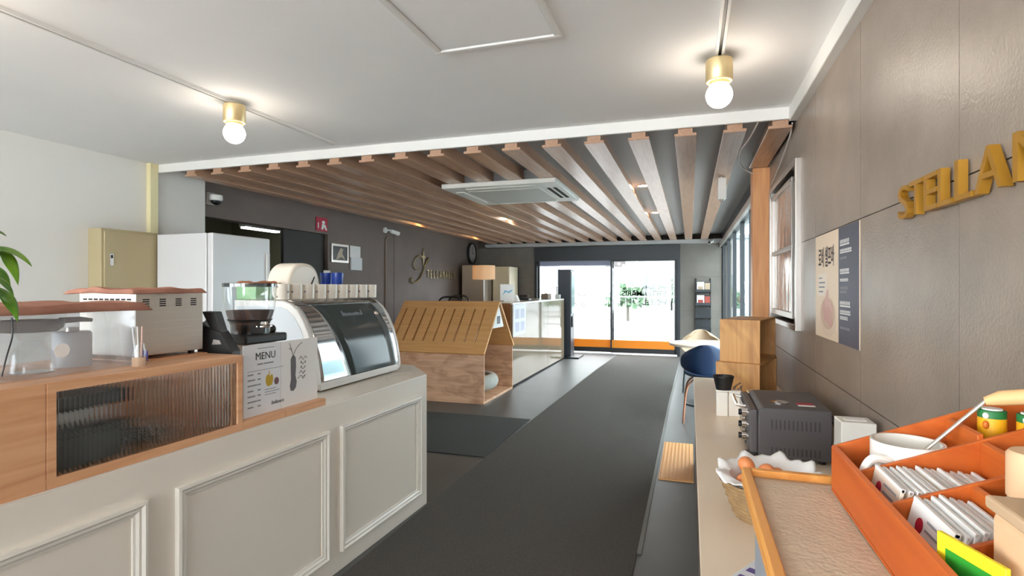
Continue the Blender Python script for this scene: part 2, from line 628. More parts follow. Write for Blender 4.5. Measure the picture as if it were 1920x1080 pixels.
# slats: one T-shaped board each, hung under the hall ceiling
sl0 = None
k = 0
x = 0.485
slat_prof = [(-0.069, ZS), (0.069, ZS), (0.069, ZS + 0.018), (0.046, ZS + 0.018), (0.046, ZS + 0.112), (-0.046, ZS + 0.112), (-0.046, ZS + 0.018), (-0.069, ZS + 0.018)]
slat_x = [0.532, 0.27, -0.03] + [-0.329 - 0.2985 * i for i in range(14)]
for k, x in enumerate(slat_x):
    if x < XLD + 0.05:
        break
    if sl0 is None:
        sl0 = MB().prism(slat_prof, 3.75, 4.93, 'y').build('slat', M_SLAT, ceil2, bevel=0.002, seg=1)
        sl0.location.x = x
        sl1 = None
        continue
    if sl1 is None:
        sl1 = MB().prism(slat_prof, 3.75, 11.74, 'y').build('slat', M_SLAT, ceil2, bevel=0.002, seg=1)
        o = sl1
    else:
        o = sl1.copy()
        COL.objects.link(o)
        o.parent = ceil2
    o.location.x = x

# right stone wall with its tiles
wr = struct('wall_right', MB().box(XR + 0.012, XR + 0.16, -3.6, 3.60, 0, ZC + 0.02).box(XR + 0.012, XR + 0.16, 3.60, 5.08, 0, 1.165)
            .box(XR + 0.012, XR + 0.16, 3.60, 5.08, 2.19, ZC + 0.02).box(XR + 0.012, XR + 0.16, 4.74, 5.08, 1.165, 2.19),
            M_GROUT, 'brown grey stone tiled wall behind the self-service counter', 'wall')
ys = [-3.6, -2.4, -1.6, -0.8, 0.0, 0.8, 1.6, 2.41, 3.2, 4.0, 5.07]
zs = [0.0, 0.285, 0.985, 1.685, 2.47]
g = 0.0018
for i in range(len(ys) - 1):
    for j in range(len(zs) - 1):
        y0, y1, z0, z1 = ys[i] + g, ys[i + 1] - g, zs[j] + g, zs[j + 1] - g
        regs = [(y0, y1, z0, z1)]
        # leave the window opening free
        out = []
        for (a, b, c, d) in regs:
            A, B, C, D = 3.60, 4.74, 1.165, 2.19
            if b <= A or a >= B or d <= C or c >= D:
                out.append((a, b, c, d))
                continue
            if a < A:
                out.append((a, A, c, d))
            if b > B:
                out.append((B, b, c, d))
            aa, bb = max(a, A), min(b, B)
            if c < C:
                out.append((aa, bb, c, C))
            if d > D:
                out.append((aa, bb, D, d))
        if not out:
            continue
        mb = MB()
        for (a, b, c, d) in out:
            mb.box(XR, XR + 0.014, a, b, c, d)
        mb.build('tile', M_STONE, wr)

# left walls
struct('wall_left', MB().box(-4.85, XL, -0.4, 4.265, 0, ZC + 0.02).box(-4.85, XL, -3.6, -0.4, 0, 0.12).box(-4.85, XL, -3.6, -0.4, 2.46, ZC + 0.02), M_WALLW, 'white painted side wall behind the cafe counter', 'wall')
wd = struct('wall_hall', MB().box(-4.85, XLD, 6.35, 12.1, 0, 2.52).box(-4.85, XLD, 4.265, 6.35, 2.15, 2.52), M_DARKWALL, 'charcoal painted side wall of the lobby', 'wall')
MB().box(-4.86, XLD + 0.004, 8.10, 8.106, 0, 2.44).build('wall_joint', M_BLACKM, wd)
struct('wall_alcove', MB().box(-6.4, -4.85, 4.12, 4.265, 0, 2.53).box(-6.5, -6.4, 4.12, 6.6, 0, 2.53).box(-6.4, -4.85, 6.4, 6.55, 0, 2.53)
       .box(-4.72, -4.70, 4.265, 4.275, 0, 2.15), mat('olive_grey_wall', rgb(146, 142, 120), 0.7), 'olive grey back wall of the alcove behind the fridge', 'wall')
d3 = thing('door_3', 'matt black door leaf under the red evacuation sign', 'door', (-4.77, 5.55, 0), kind='structure')
MB().box(-0.02, 0.02, 0.0, 0.80, 0.0, 2.15).build('leaf', mat('matt_black_door', rgb(38, 33, 30), 0.6), d3, bevel=0.003)
MB().box(0.02, 0.035, 0.74, 0.77, 0.95, 1.15).build('door_handle', M_ALU, d3, bevel=0.003)
lt = thing('strip_light', 'slim white strip light inside the alcove behind fridge', 'light', (-5.2, 5.36, 2.15))
MB().box(-0.05, 0.05, 0, 0.62, 0.02, 0.07).build('housing', M_WHITE, lt)
MB().box(-0.04, 0.04, 0.02, 0.60, 0.0, 0.02).build('diffuser', M_STRIPL, lt)
for yy in (0.1, 0.52):
    MB().cyl((0, yy, 0.07), (0, yy, 0.371), 0.006, 8).build('hanger', M_ALU, lt)

# back wall
wb = struct('wall_back', MB().box(-4.85, -3.33, YB, YB + 0.15, 0, 2.53).box(-0.20, 0.80, YB, YB + 0.15, 0, 2.53).box(-3.33, -0.20, YB, YB + 0.15, 2.32, 2.53),
            M_GROUT, 'slate tiled end wall around the glass entrance', 'wall')
for (x0, x1) in ((-4.70, -4.02), (-4.02, -3.335), (-0.20, 0.61)):
    for (z0, z1) in ((0, 0.3), (0.3, 0.95), (0.95, 1.65), (1.65, 2.34)):
        MB().box(x0 + 0.002, x1 - 0.002, YB - 0.012, YB + 0.002, z0 + 0.002, z1 - 0.002).build('tile', M_STONE2, wb)
# rear and street side: glazed shopfront behind the photographer
struct('wall_rear', MB().box(-4.85, -4.5, -3.75, -3.6, 0, ZC + 0.02).box(0.4, 0.80, -3.75, -3.6, 0, ZC + 0.02).box(-4.5, 0.4, -3.75, -3.6, 0, 0.12).box(-4.5, 0.4, -3.75, -3.6, 2.46, ZC + 0.02),
       M_WALLW, 'white rear wall around the shopfront glazing', 'wall')
w2 = thing('window_rear_offscreen', 'wide white framed shopfront window in the rear wall', 'window', (-2.05, -3.68, 0.12), kind='structure')
w4 = thing('window_left_offscreen', 'wide white framed shopfront window in the white side wall', 'window', (-4.72, -2.0, 0.12), PI / 2, kind='structure')
for ww, hw in ((w2, 2.45), (w4, 1.6)):
    n_ = 4
    stp = 2 * hw / n_
    for q in range(n_ + 1):
        a = min(max(-hw + q * stp - 0.03, -hw), hw - 0.06)
        MB().box(a, a + 0.06, -0.03, 0.03, 0.05, 2.29).build('mullion', M_WHITE, ww)
    MB().box(-hw, hw, -0.03, 0.03, 0, 0.05).build('bottom_rail', M_WHITE, ww)
    MB().box(-hw, hw, -0.03, 0.03, 2.29, 2.34).build('top_rail', M_WHITE, ww)
    for q in range(n_):
        MB().box(-hw + q * stp + 0.03, -hw + (q + 1) * stp - 0.03, -0.003, 0.003, 0.05, 2.29).build('pane', M_GLASS, ww)

# wooden column at the end of the stone wall
struct('column', MB().box(0.49, 0.665, 4.93, 5.09, 0, 2.41), M_OAKX, 'honey oak clad column at the end of the stone wall', 'column', bevel=0.004)

# glazed right wall of the hall
wg = thing('window_1', 'tall teal tinted glass wall with dark frames along the hall', 'window', (XR + 0.03, 5.09, 0), kind='structure')
fb = MB()
L = 6.86
fb.box(-0.03, 0.04, 0, L, 0, 0.06).box(-0.05, 0.04, 0, L, 2.28, 2.53)
fb.build('window_frame', M_BLACKM, wg, bevel=0.003)
MB().box(-0.09, -0.05, 0, L, 2.25, 2.33).build('sliding_rail', M_ALU, wg, bevel=0.003)
edges = [0.0, 1.55, 2.72, 4.05, 5.4, L]
for i, e in enumerate(edges):
    a = min(max(e - 0.03, 0), L - 0.06)
    MB().box(-0.025, 0.03, a, a + 0.06, 0.06, 2.28).build('mullion', M_BLACKM, wg, bevel=0.002)
for i in range(len(edges) - 1):
    MB().box(-0.002, 0.004, edges[i] + 0.03, edges[i + 1] - 0.03, 0.06, 2.28).build('pane', M_TEAL, wg)

# aluminium window set in the stone wall
w3 = thing('window_3', 'aluminium framed two-pane window in the stone wall beside the oak column', 'window', (XR, 3.60, 1.165), kind='structure')
WH, WL = 1.025, 1.14
MB().box(-0.03, 0.10, 0.0, 0.035, 0, WH).box(-0.03, 0.10, WL - 0.035, WL, 0, WH).box(-0.03, 0.10, 0.035, WL - 0.035, 0, 0.035).box(-0.03, 0.10, 0.035, WL - 0.035, WH - 0.035, WH).build('window_frame', M_ALU, w3, bevel=0.003)
MB().box(-0.015, 0.02, 0.22, 0.25, 0.09, WH - 0.07).box(-0.015, 0.02, WL - 0.065, WL - 0.035, 0.09, WH - 0.07).box(-0.015, 0.02, 0.22, WL - 0.035, 0.06, 0.10).box(-0.015, 0.02, 0.22, WL - 0.035, 0.50, 0.53).box(-0.015, 0.02, 0.22, WL - 0.035, WH - 0.10, WH - 0.07).build('sash', M_ALU, w3, bevel=0.003)
M_WPANE = mat('streaky_pinkish_pane', rgb(176, 158, 152), 0.1, spec=0.8, bump=0.5, bscale=6, var=0.25, vscale=4, stretch=(1, 2, 0.6))  # pinkish pane with streaky colour noise and bumps
for (z0, z1) in ((0.10, 0.50), (0.53, WH - 0.10)):
    MB().box(0.0, 0.006, 0.25, WL - 0.065, z0, z1).build('pane', M_WPANE, w3)
MB().box(0.095, 0.10, 0.035, WL - 0.035, 0.035, WH - 0.035).build('backing', M_HOLESHADE, w3)

# ------------------------------------------------------------------ entrance: two sliding glass doors
struct('trim_4', MB().box(-3.33, -0.20, YB - 0.06, YB + 0.12, 2.02, 2.325).box(-3.33, -3.27, YB - 0.05, YB + 0.12, 0, 2.02).box(-0.26, -0.20, YB - 0.05, YB + 0.12, 0, 2.02),
       M_BLACKM, 'black steel header and posts of the glass entrance', 'door frame', bevel=0.003)


def glass_door(name, label, x0, x1, y, ztop, parts):
    d = thing(name, label, 'door', (x0, y, 0.03), kind='structure')
    w = x1 - x0
    MB().box(0.03, w - 0.03, -0.005, 0.005, 0.10, ztop - 0.03).build('pane', M_GLASS, d)
    MB().box(0, 0.035, -0.02, 0.02, 0, ztop).box(w - 0.05, w, -0.02, 0.02, 0, ztop).box(0.03, w - 0.03, -0.02, 0.02, ztop - 0.04, ztop).build('door_frame', M_BLACKM, d, bevel=0.003)
    MB().box(0.03, w - 0.03, -0.02, 0.02, 0, 0.10).build('kick_rail', M_BLACK, d)
    MB().box(0.035, w - 0.05, -0.009, -0.0055, 0.10, 0.27).build('film_stripe', M_ORSTRIPE, d)
    return d


dl = glass_door('door_1', 'fixed left glass entrance leaf with frosted top band and amber stripe', -3.27, -1.57, YB + 0.06, 2.05, 0)
MB().box(0.035, 1.65, -0.009, -0.0055, 1.88, 2.01).build('frosted_band', M_FROST, dl)
dr = glass_door('door_2', 'sliding right glass entrance leaf with welcome lettering and amber stripe', -1.64, -0.26, YB, 2.0, 0)
MB().box(1.255, 1.29, -0.035, -0.02, 0.92, 1.12).build('door_handle', M_BLACK, dr, bevel=0.004)
M_GLET = mat('grey_glass_lettering', rgb(24, 26, 28), 0.9, spec=0.05)
for (tx, sz, zz) in (('WELCOME', 0.10, 1.37), ('STELLAMARIS', 0.155, 1.22), ('HOTEL', 0.155, 1.03)):
    text_mb(tx, sz, (1.17, 0.006, zz), XM, ZP, bold=0.0035).build('lettering', M_GLET, dr)
text_mb('STELLA', 0.13, (1.22, 0.008, 0.98), XM, ZP, align='LEFT').build('lettering', MATS['grey_glass_lettering'], dl)
mb = MB()
mb.tube([(1.12 - 0.26 * i / 10, 0.009, 1.27 - 0.06 * math.sin(PI * i / 10) + 0.03 * i / 10) for i in range(11)], 0.008, 5)
mb.build('swoosh_emblem', MATS['grey_glass_lettering'], dl)

# ------------------------------------------------------------------ outside the doors
struct('outside_yard', MB().box(-14, 16, 12.26, 40, -0.10, -0.02), mat('grey_yard_paving', rgb(128, 129, 129), 0.8, var=0.1, vscale=1.0), 'grey paved yard in front of the glass entrance', 'paving')
struct('outside_ground', MB().box(0.96, 16, -6, 12.26, -0.10, -0.02).box(-14, 16, -12, -6, -0.10, -0.02).box(-14, -6.7, -6, 12.26, -0.10, -0.02).box(-6.7, 0.96, -6, -3.95, -0.10, -0.02).box(-6.7, -6.6, -6, 12.26, -0.10, -0.02), M_PAVE, 'pale concrete paving outside the entrance', 'paving')
bl = thing('street_building', 'white rendered building across the yard with small windows', 'building', (-10.0, 26.0, -0.02))
MB().box(0, 7.2, 0, 6, 0, 7.0).build('wall', M_FACADE, bl)
for i in range(3):
    for j in range(2):
        MB().box(0.8 + i * 2.2, 1.8 + i * 2.2, -0.04, 0.02, 1.6 + j * 2.6, 2.8 + j * 2.6).build('window', mat('pale_teal_window', rgb(96, 118, 120), 0.2), bl)
b2 = thing('street_building', 'pale grey low building behind the hedge', 'building', (-3.9, 33.0, -0.02))
MB().box(0, 12, 0, 5, 0, 4.2).build('wall', mat('pale_grey_facade', rgb(160, 163, 164), 0.8), b2)
MB().box(-0.2, 12.2, -0.2, 5.2, 4.2, 4.4).build('roof', M_RAIL, b2)
for i in range(4):
    MB().box(0.8 + i * 2.1, 2.0 + i * 2.1, -0.04, 0.02, 1.0, 2.2).build('window', MATS['pale_teal_window'], b2)
rl = thing('railing', 'grey metal railing across the yard outside the doors', 'railing', (-6.2, 18.0, -0.02), math.radians(8))
MB().cyl((0, 0, 1.15), (6.4, 0, 1.15), 0.03, 8).build('top_rail', M_RAIL, rl)
MB().cyl((0, 0, 0.18), (6.4, 0, 0.18), 0.02, 8).build('bottom_rail', M_RAIL, rl)
for i in range(33):
    MB().cyl((i * 0.2, 0, 0.0 if i % 8 == 0 else 0.18), (i * 0.2, 0, 1.15), 0.022 if i % 8 == 0 else 0.011, 6).build('baluster', M_RAIL, rl)
for q, (hx, hy, hr, lab) in enumerate(((-2.6, 24.5, 0.9, 'round green shrub by the white building'), (-0.9, 26, 1.0, 'broad green shrub before the grey low building'), (1.4, 27, 0.8, 'small green shrub at the end of the hedge'))):
    bs = thing('shrub', lab, 'shrub', (hx, hy, -0.02))
    rr = random.Random(q)
    mb = MB()
    for i in range(260):
        a, b = rr.uniform(0, 2 * PI), rr.uniform(-0.2, 1.0)
        r = hr * rr.uniform(0.75, 1.05)
        c = Vector((r * math.cos(a) * math.sqrt(max(0, 1 - b * b)), r * math.sin(a) * math.sqrt(max(0, 1 - b * b)), hr * 0.9 + b * hr * 0.9))
        s_ = 0.16
        e1 = Vector((rr.uniform(-1, 1), rr.uniform(-1, 1), rr.uniform(-1, 1))).normalized() * s_
        e2 = Vector((rr.uniform(-1, 1), rr.uniform(-1, 1), rr.uniform(-1, 1))).normalized() * s_
        mb.add([c - e1, c + e2, c + e1, c - e2], [(0, 1, 2, 3)])
    mb.build('foliage', M_BUSH, bs)
    MB().cyl((0, 0, 0), (0, 0, hr), 0.06, 8).build('stem', mat('grey_bark', rgb(84, 80, 72), .9), bs)
ps = thing('street_sign', 'small grey square sign on a pole outside the entrance', 'sign', (-1.95, 15.2, -0.02))
MB().cyl((0, 0, 0), (0, 0, 2.5), 0.03, 8).build('pole', M_RAIL, ps)
MB().box(-0.28, 0.28, -0.03, -0.01, 2.02, 2.36).build('board', mat('grey_sign_board', rgb(70, 67, 67), 0.6), ps, bevel=0.003)
lp = thing('lamp_post', 'thin pale lamp post outside the right door leaf', 'lamp post', (-0.75, 21.0, -0.02))
MB().cyl((0, 0, 0), (0, 0, 4.6), 0.05, 8).build('pole', M_RAIL, lp)
MB().box(-0.12, 0.5, -0.08, 0.08, 4.55, 4.65).build('lamp_head', M_RAIL, lp)
sw = thing('street_building', 'pale blue grey building wall beside the glazed hall', 'building', (7.0, 2.0, -0.02))
MB().box(0, 1.0, 0, 14, 0, 4.5).build('wall', mat('blue_grey_facade', rgb(150, 168, 174), 0.7), sw)
for i in range(4):
    MB().box(-0.05, 0.02, 1.2 + i * 3.2, 3.0 + i * 3.2, 0.9, 2.4).build('window', MATS['pale_teal_window'], sw)

# ------------------------------------------------------------------ carpets on the floor
rn = thing('carpet_runner', 'long charcoal carpet runner leading to the entrance', 'carpet', (0, 0, 0))
MB().prism([(-1.63, -2.5), (-0.31, -2.5), (-0.27, 3.0), (-0.255, 6.9), (-0.215, 9.9), (-0.21, 11.75), (-1.47, 11.75), (-1.54, 9.57), (-1.615, 5.5), (-1.63, 3.5)], 0, 0.008, 'z').build('pile', M_CARPET, rn)
MB().prism([(-0.255, 6.9), (-0.215, 9.9), (-0.195, 9.9), (-0.232, 6.9), (-0.248, 3.0), (-0.27, 3.0)], 0.0, 0.009, 'z').build('edge_binding', M_EDGE, rn)
MB().prism([(-1.615, 5.5), (-1.54, 9.57), (-1.47, 11.75), (-1.485, 11.75), (-1.555, 9.57), (-1.63, 5.5)], 0.0, 0.009, 'z').build('edge_binding', M_EDGE, rn)
MB().box(-1.485, -0.2, 11.75, 11.78, 0, 0.01).build('end_strip', M_ALU, rn)
tag(MB().box(-3.1, -1.64, 4.30, 5.69, 0, 0.008).build('entrance_mat', M_MAT, None, bevel=0.003), 'dark mat lying beside the long carpet runner', 'mat')
tp = thing('tactile_paving', 'ochre tactile paving panel with long ribs beside the runner', 'tactile paving', (-0.225, 4.21, 0))
MB().box(0, 0.25, 0, 1.03, 0, 0.006).build('base', M_TACTILE, tp)
for i in range(8):
    MB().box(0.012 + i * 0.0295, 0.028 + i * 0.0295, 0.02, 1.01, 0.006, 0.011).build('rib', M_TACTILE, tp, bevel=0.002, seg=1)

# ------------------------------------------------------------------ ceiling fittings
def track_lamp(loc, label, seen=True):
    t = thing('track_lamp' if seen else 'track_lamp_offscreen', label, 'lamp', loc, group='brass globe lamps on the ceiling tracks')
    MB().lathe([(0.058, -0.105), (0.062, -0.10), (0.062, -0.004), (0.058, 0.0)], n=32).build('holder', M_BRASS, t, smooth=True)
    MB().lathe([(0.045, -0.118), (0.045, -0.105)], n=24).build('collar', M_BRASS, t, smooth=True)
    MB().ell((0, 0, -0.168), 0.061, 0.061, 0.061, 24, 16).build('globe_bulb', M_BULB, t, smooth=True)
    return t


def track(x, y0, y1, label):
    t = thing('light_track', label, 'light track', (x, y0, ZC))
    L_ = y1 - y0
    MB().box(-0.019, -0.007, 0, L_, -0.018, 0).box(0.007, 0.019, 0, L_, -0.018, 0).box(-0.007, 0.007, 0, L_, -0.004, 0).build('rail', M_WHITE, t)
    MB().box(-0.0065, 0.0065, 0.01, L_ - 0.01, -0.007, -0.004).build('conductor', mat('track_groove', rgb(58, 58, 58), 0.5), t)
    MB().box(-0.019, 0.019, L_, L_ + 0.012, -0.018, 0).build('end_cap', M_WHITE, t)


track(-2.59, -2.6, 3.56, 'white ceiling light track running over the cream cafe counter')
track(0.132, -2.6, 2.90, 'white ceiling light track beside the stone wall')
pl = onZ(437, 215, 2.5)
track_lamp((-2.59, 2.61, ZC - 0.018), 'brass holder with glowing globe bulb above the cream cafe counter')
track_lamp((0.132, 2.81, ZC - 0.018), 'brass holder with glowing globe bulb beside the stone wall')
track(-1.25, -3.2, 0.2, 'added white light track out of view between the two counters')  # invented unseen track, added only to carry fill lamps; holds none
track_lamp((-2.59, 1.15, ZC - 0.018), 'brass globe lamp next along the counter track', False)
track_lamp((0.132, -0.70, ZC - 0.018), 'added unseen brass globe lamp along the stone wall track', False)  # made-up lamp out of view, added as fill light

h = thing('ceiling_hatch', 'square white access hatch with moulded frame in the ceiling', 'hatch', (-0.833, 2.06, ZC))
for (x0, x1, y0, y1) in ((-0.30, 0.30, 0.27, 0.30), (-0.30, 0.30, -0.30, -0.27), (-0.30, -0.27, -0.27, 0.27), (0.27, 0.30, -0.27, 0.27)):
    MB().box(x0, x1, y0, y1, -0.014, 0).build('frame', M_WHITE, h, bevel=0.004)
MB().box(-0.265, 0.265, -0.265, 0.265, -0.006, 0).build('panel', M_CEIL, h)

ac = thing('air_conditioner', 'white ceiling cassette air conditioner set among the slats', 'air conditioner', (-1.70, 5.33, 2.365))
MB().box(-0.56, 0.56, -0.55, 0.55, 0.0, 0.045).build('panel', mat('off_white_plastic', rgb(214, 214, 208), 0.4), ac, bevel=0.008)
MB().box(-0.36, 0.36, -0.36, 0.36, -0.012, 0.0).build('intake_grille', mat('grey_white_grille', rgb(190, 190, 184), 0.5), ac, bevel=0.004)
for (x0, x1, y0, y1) in ((-0.34, 0.34, 0.42, 0.48), (-0.34, 0.34, -0.48, -0.42), (-0.50, -0.42, -0.34, 0.34)):
    MB().box(x0, x1, y0, y1, -0.008, 0.0).build('air_flap', MATS['off_white_plastic'], ac, bevel=0.003)
for dx in (0.41, 0.47):
    MB().box(dx, dx + 0.035, -0.30, 0.30, -0.002, 0.001).build('air_outlet', M_HOLESHADE, ac)
MB().box(-0.42, 0.42, -0.42, 0.42, 0.045, 0.155).build('housing', M_SOFFIT, ac)

for (u, v, m, lab) in ((1203, 349, M_DOWNL, 'white recessed downlight between slats, nearer the oak column'), (1228, 399, M_DOWNL, 'white recessed downlight between slats, nearer the entrance'),
                       (780, 413, M_AMBERL, 'amber recessed downlight above the charcoal wall lettering'), (983, 408, M_DOWNL, 'recessed downlight behind the air conditioner'),
                       (875, 440, M_AMBERL, 'amber recessed downlight near the wall clock')):
    p = onZ(u, v, 2.51)
    gaps = [(slat_x[i] + slat_x[i + 1]) / 2 for i in range(len(slat_x) - 1)]
    gx = min(gaps, key=lambda q: abs(q - p.x))
    t = thing('downlight', lab, 'downlight', (gx, p.y, 2.52), group='recessed downlights between the slats')
    MB().ring([(0.045, 0), (0.06, 0), (0.06, -0.012), (0.045, -0.008)], n=20).build('trim_ring', M_WHITE, t, smooth=True)
    MB().lathe([(0.044, -0.006), (0.044, 0.0)], n=20).build('lamp_disc', m, t)

# white box sensor hanging under a slat, cables
p = onZ(1329, 333, 2.41)
sb = thing('wall_speaker', 'slim white box unit hanging under a slat beside the glass wall', 'speaker', (0.27, p.y, 2.41))
MB().box(-0.035, 0.035, -0.03, 0.03, -0.20, -0.01).build('case', M_WHITE, sb, bevel=0.006)
MB().cyl((0, 0, -0.02), (0, 0, 0.0), 0.012, 10).build('bracket', M_ALU, sb)
MB().cyl((0, 0, -0.215), (0, 0, -0.20), 0.02, 12).build('sensor_dome', M_CHROME, sb, smooth=True)


def bez(pts, n=8):
    """smooth polyline through points"""
    P = [Vector(q) for q in pts]
    P = [P[0]] + P + [P[-1]]
    r = []
    for i in range(1, len(P) - 2):
        for k_ in range(n):
            t = k_ / n
            a, b, c, d = P[i - 1], P[i], P[i + 1], P[i + 2]
            r.append(0.5 * ((2 * b) + (-a + c) * t + (2 * a - 5 * b + 4 * c - d) * t * t + (-a + 3 * b - 3 * c + d) * t ** 3))
    r.append(P[-2])
    return r


M_CABLE = mat('white_cable', rgb(206, 200, 192), 0.5)
tag(MB().tube(bez([(0.41, 3.78, 2.49), (0.405, 3.77, 2.46), (0.37, 3.95, 2.405), (0.345, 4.3, 2.40), (0.40, 4.8, 2.40), (0.495, 4.93, 2.36)]), 0.005, 6).build('cable', M_CABLE, None, smooth=True),
    'loose white cable looping from the ceiling band to the oak column', 'cable')
tag(MB().tube(bez([(0.60, 3.76, 2.44), (0.605, 3.9, 2.38), (0.608, 4.3, 2.30), (0.608, 4.6, 2.25), (0.60, 4.75, 2.20)]), 0.005, 6).build('cable', M_CABLE, None, smooth=True),
    'white cable running down the stone wall to the aluminium window', 'cable')

# ------------------------------------------------------------------ left wall fittings
dt = thing('cable_duct', 'cream square cable duct in the corner of the white wall', 'duct', (XL, 3.612, 0))
MB().box(0, 0.05, 0.03, 0.108, 0, 2.53).build('cover', mat('cream_duct', rgb(230, 220, 176), 0.5), dt, bevel=0.004)
eb = thing('electric_panel', 'beige steel electrical distribution box on the white wall', 'electric panel', (XL, 3.146, 1.30))
MB().box(0, 0.145, 0, 0.49, 0, 0.60).build('case', M_BEIGECAB, eb, bevel=0.004)
MB().box(0.145, 0.16, 0.018, 0.472, 0.018, 0.582).build('door', M_BEIGECAB, eb, bevel=0.004)
MB().box(0.16, 0.168, 0.055, 0.085, 0.30, 0.40).build('latch', M_CHROME, eb, bevel=0.003)
MB().box(0.168, 0.172, 0.064, 0.076, 0.36, 0.385).build('keyhole', M_BLACK, eb)

fr = thing('refrigerator', 'tall white refrigerator against the white wall', 'refrigerator', (-4.42, 3.60, 0))
MB().box(0, 0.55, 0, 0.66, 0.04, 1.885).build('body', M_FRIDGE, fr, bevel=0.006)
MB().box(0.56, 0.62, 0.0, 0.66, 0.70, 1.885).build('door', M_FRIDGE, fr, bevel=0.01)
MB().box(0.56, 0.62, 0.0, 0.66, 0.06, 0.69).build('door', M_FRIDGE, fr, bevel=0.01)
MB().box(0.62, 0.64, 0.60, 0.64, 0.9, 1.75).build('handle', M_WHITE, fr, bevel=0.008)
for (a, b) in ((0.05, 0.05), (0.5, 0.05), (0.05, 0.6), (0.5, 0.6)):
    MB().cyl((a, b, 0), (a, b, 0.04), 0.02, 10).build('foot', M_BLACK, fr)

# dome camera and bullet camera on the charcoal wall
pc = onX(401, 375, -4.62)
dc = thing('dome_camera', 'white dome security camera on the charcoal wall above the fridge', 'camera', (XLD, pc.y + 0.02, pc.z + 0.02))
MB().box(0, 0.03, -0.05, 0.05, -0.06, 0.06).build('bracket', M_WHITE, dc, bevel=0.006)
MB().lathe([(0.05, 0.035), (0.062, 0.03), (0.066, -0.01), (0.055, -0.025), (0.05, -0.025)], c=(0.085, 0, 0), n=24).build('housing', M_WHITE, dc, smooth=True)
MB().ell((0.085, 0, -0.028), 0.046, 0.046, 0.04, 20, 12).build('dome', M_BLACK, dc, smooth=True)
pc = onX(737, 436, -4.6)
bc = thing('bullet_camera', 'white bullet security camera on the charcoal wall by the conduit', 'camera', (XLD, pc.y - 0.1, pc.z + 0.03))
MB().cyl((0, 0, 0), (0.03, 0, 0), 0.045, 16).build('mount', M_WHITE, bc, smooth=True)
MB().tube(bez([(0.02, 0, 0), (0.08, 0.03, 0.0), (0.11, 0.07, -0.02)]), 0.014, 8).build('arm', M_WHITE, bc, smooth=True)
MB().cyl((0.09, 0.05, -0.01), (0.17, 0.17, -0.05), 0.034, 16).build('barrel', M_WHITE, bc, smooth=True)
MB().cyl((0.1702, 0.1703, -0.0501), (0.173, 0.1745, -0.0515), 0.029, 16).build('lens', M_BLACK, bc)
pc = onX(722, 500, XLD)
tag(MB().tube([(XLD + 0.008, pc.y, 0.05), (XLD + 0.008, pc.y, 2.2), (XLD + 0.02, pc.y + 0.05, 2.26)], 0.014, 8).build('conduit', mat('taupe_conduit', rgb(140, 120, 104), 0.5), None, smooth=True),
    'thin taupe conduit running up the charcoal wall to the bullet camera', 'conduit')
pc = onZ(1336, 447, 2.38)
bc2 = thing('bullet_camera', 'small white bullet camera under the pale crossbeam at the glass wall', 'camera', (0.42, 11.72, 2.37))
MB().box(-0.03, 0.03, -0.02, 0.0, -0.03, 0.03).build('mount', M_WHITE, bc2)
MB().cyl((0, -0.02, 0), (-0.06, -0.2, -0.05), 0.035, 14).build('barrel', M_WHITE, bc2, smooth=True)
MB().cyl((-0.06, -0.2, -0.05), (-0.0615, -0.205, -0.0512), 0.028, 14).build('lens', M_BLACK, bc2)

# evacuation sign
a, b = onX(592, 432, XLD), onX(613, 410, XLD)
sg = thing('evacuation_sign', 'small crimson safety sign with white figure on the charcoal wall', 'sign', (XLD, a.y, a.z))
sw_, sh_ = b.y - a.y, b.z - a.z
MB().box(0, 0.012, 0, sw_, 0, sh_).build('board', M_RED, sg, bevel=0.002)
mb = poly(oval(sw_ * 0.62, sh_ * 0.66, sw_ * 0.14, sh_ * 0.12), (0.012, 0, 0), YP, ZP)
poly([(sw_ * .5, sh_ * .55), (sw_ * .8, sh_ * .5), (sw_ * .95, sh_ * .1), (sw_ * .8, sh_ * .12), (sw_ * .68, sh_ * .32), (sw_ * .55, sh_ * .1), (sw_ * .42, sh_ * .15)], (0.012, 0, 0), YP, ZP, mb=mb)
poly(rect(sw_ * .12, sh_ * .2, sw_ * .2, sh_ * .6), (0.012, 0, 0), YP, ZP, mb=mb)
mb.build('figure', M_PAPER, sg)


def wall_picture(name, label, cat, u0, v0, u1, v1, m, art):
    p0, p1 = onX(u0, v1, XLD), onX(u1, v0, XLD)
    t = thing(name, label, cat, (XLD, p0.y, p0.z))
    w, h_ = p1.y - p0.y, p1.z - p0.z
    return t, w, h_


t, w, h_ = wall_picture('picture_frame', 'small silver framed photograph on the charcoal wall', 'picture', 620, 460, 652, 491, None, None)
MB().box(0, 0.015, 0, w, 0, 0.03).box(0, 0.015, 0, w, h_ - 0.03, h_).box(0, 0.015, 0, 0.03, 0.03, h_ - 0.03).box(0, 0.015, w - 0.03, w, 0.03, h_ - 0.03).build('frame', M_ALU, t)
MB().box(0, 0.006, 0.03, w - 0.03, 0.03, h_ - 0.03).build('print', M_BLACK, t)
mb = poly([(w * .3, h_ * .15), (w * .4, h_ * .5), (w * .55, h_ * .8), (w * .7, h_ * .75), (w * .65, h_ * .5), (w * .85, h_ * .15), (w * .6, h_ * .3)], (0.006, 0, 0), YP, ZP)
mb.build('motif', mat('pale_beige_print', rgb(196, 182, 160), 0.6), t)
t, w, h_ = wall_picture('notice', 'white notice sheets taped in a column on the charcoal wall', 'notice', 656, 463, 677, 506, None, None)
MB().box(0, 0.004, 0, w * 0.92, h_ * .48, h_).build('sheet', M_PAPER, t)
MB().box(0, 0.02, 0, w, 0, h_ * .52).build('leaflet_pocket', M_PAPERBL, t, bevel=0.002)

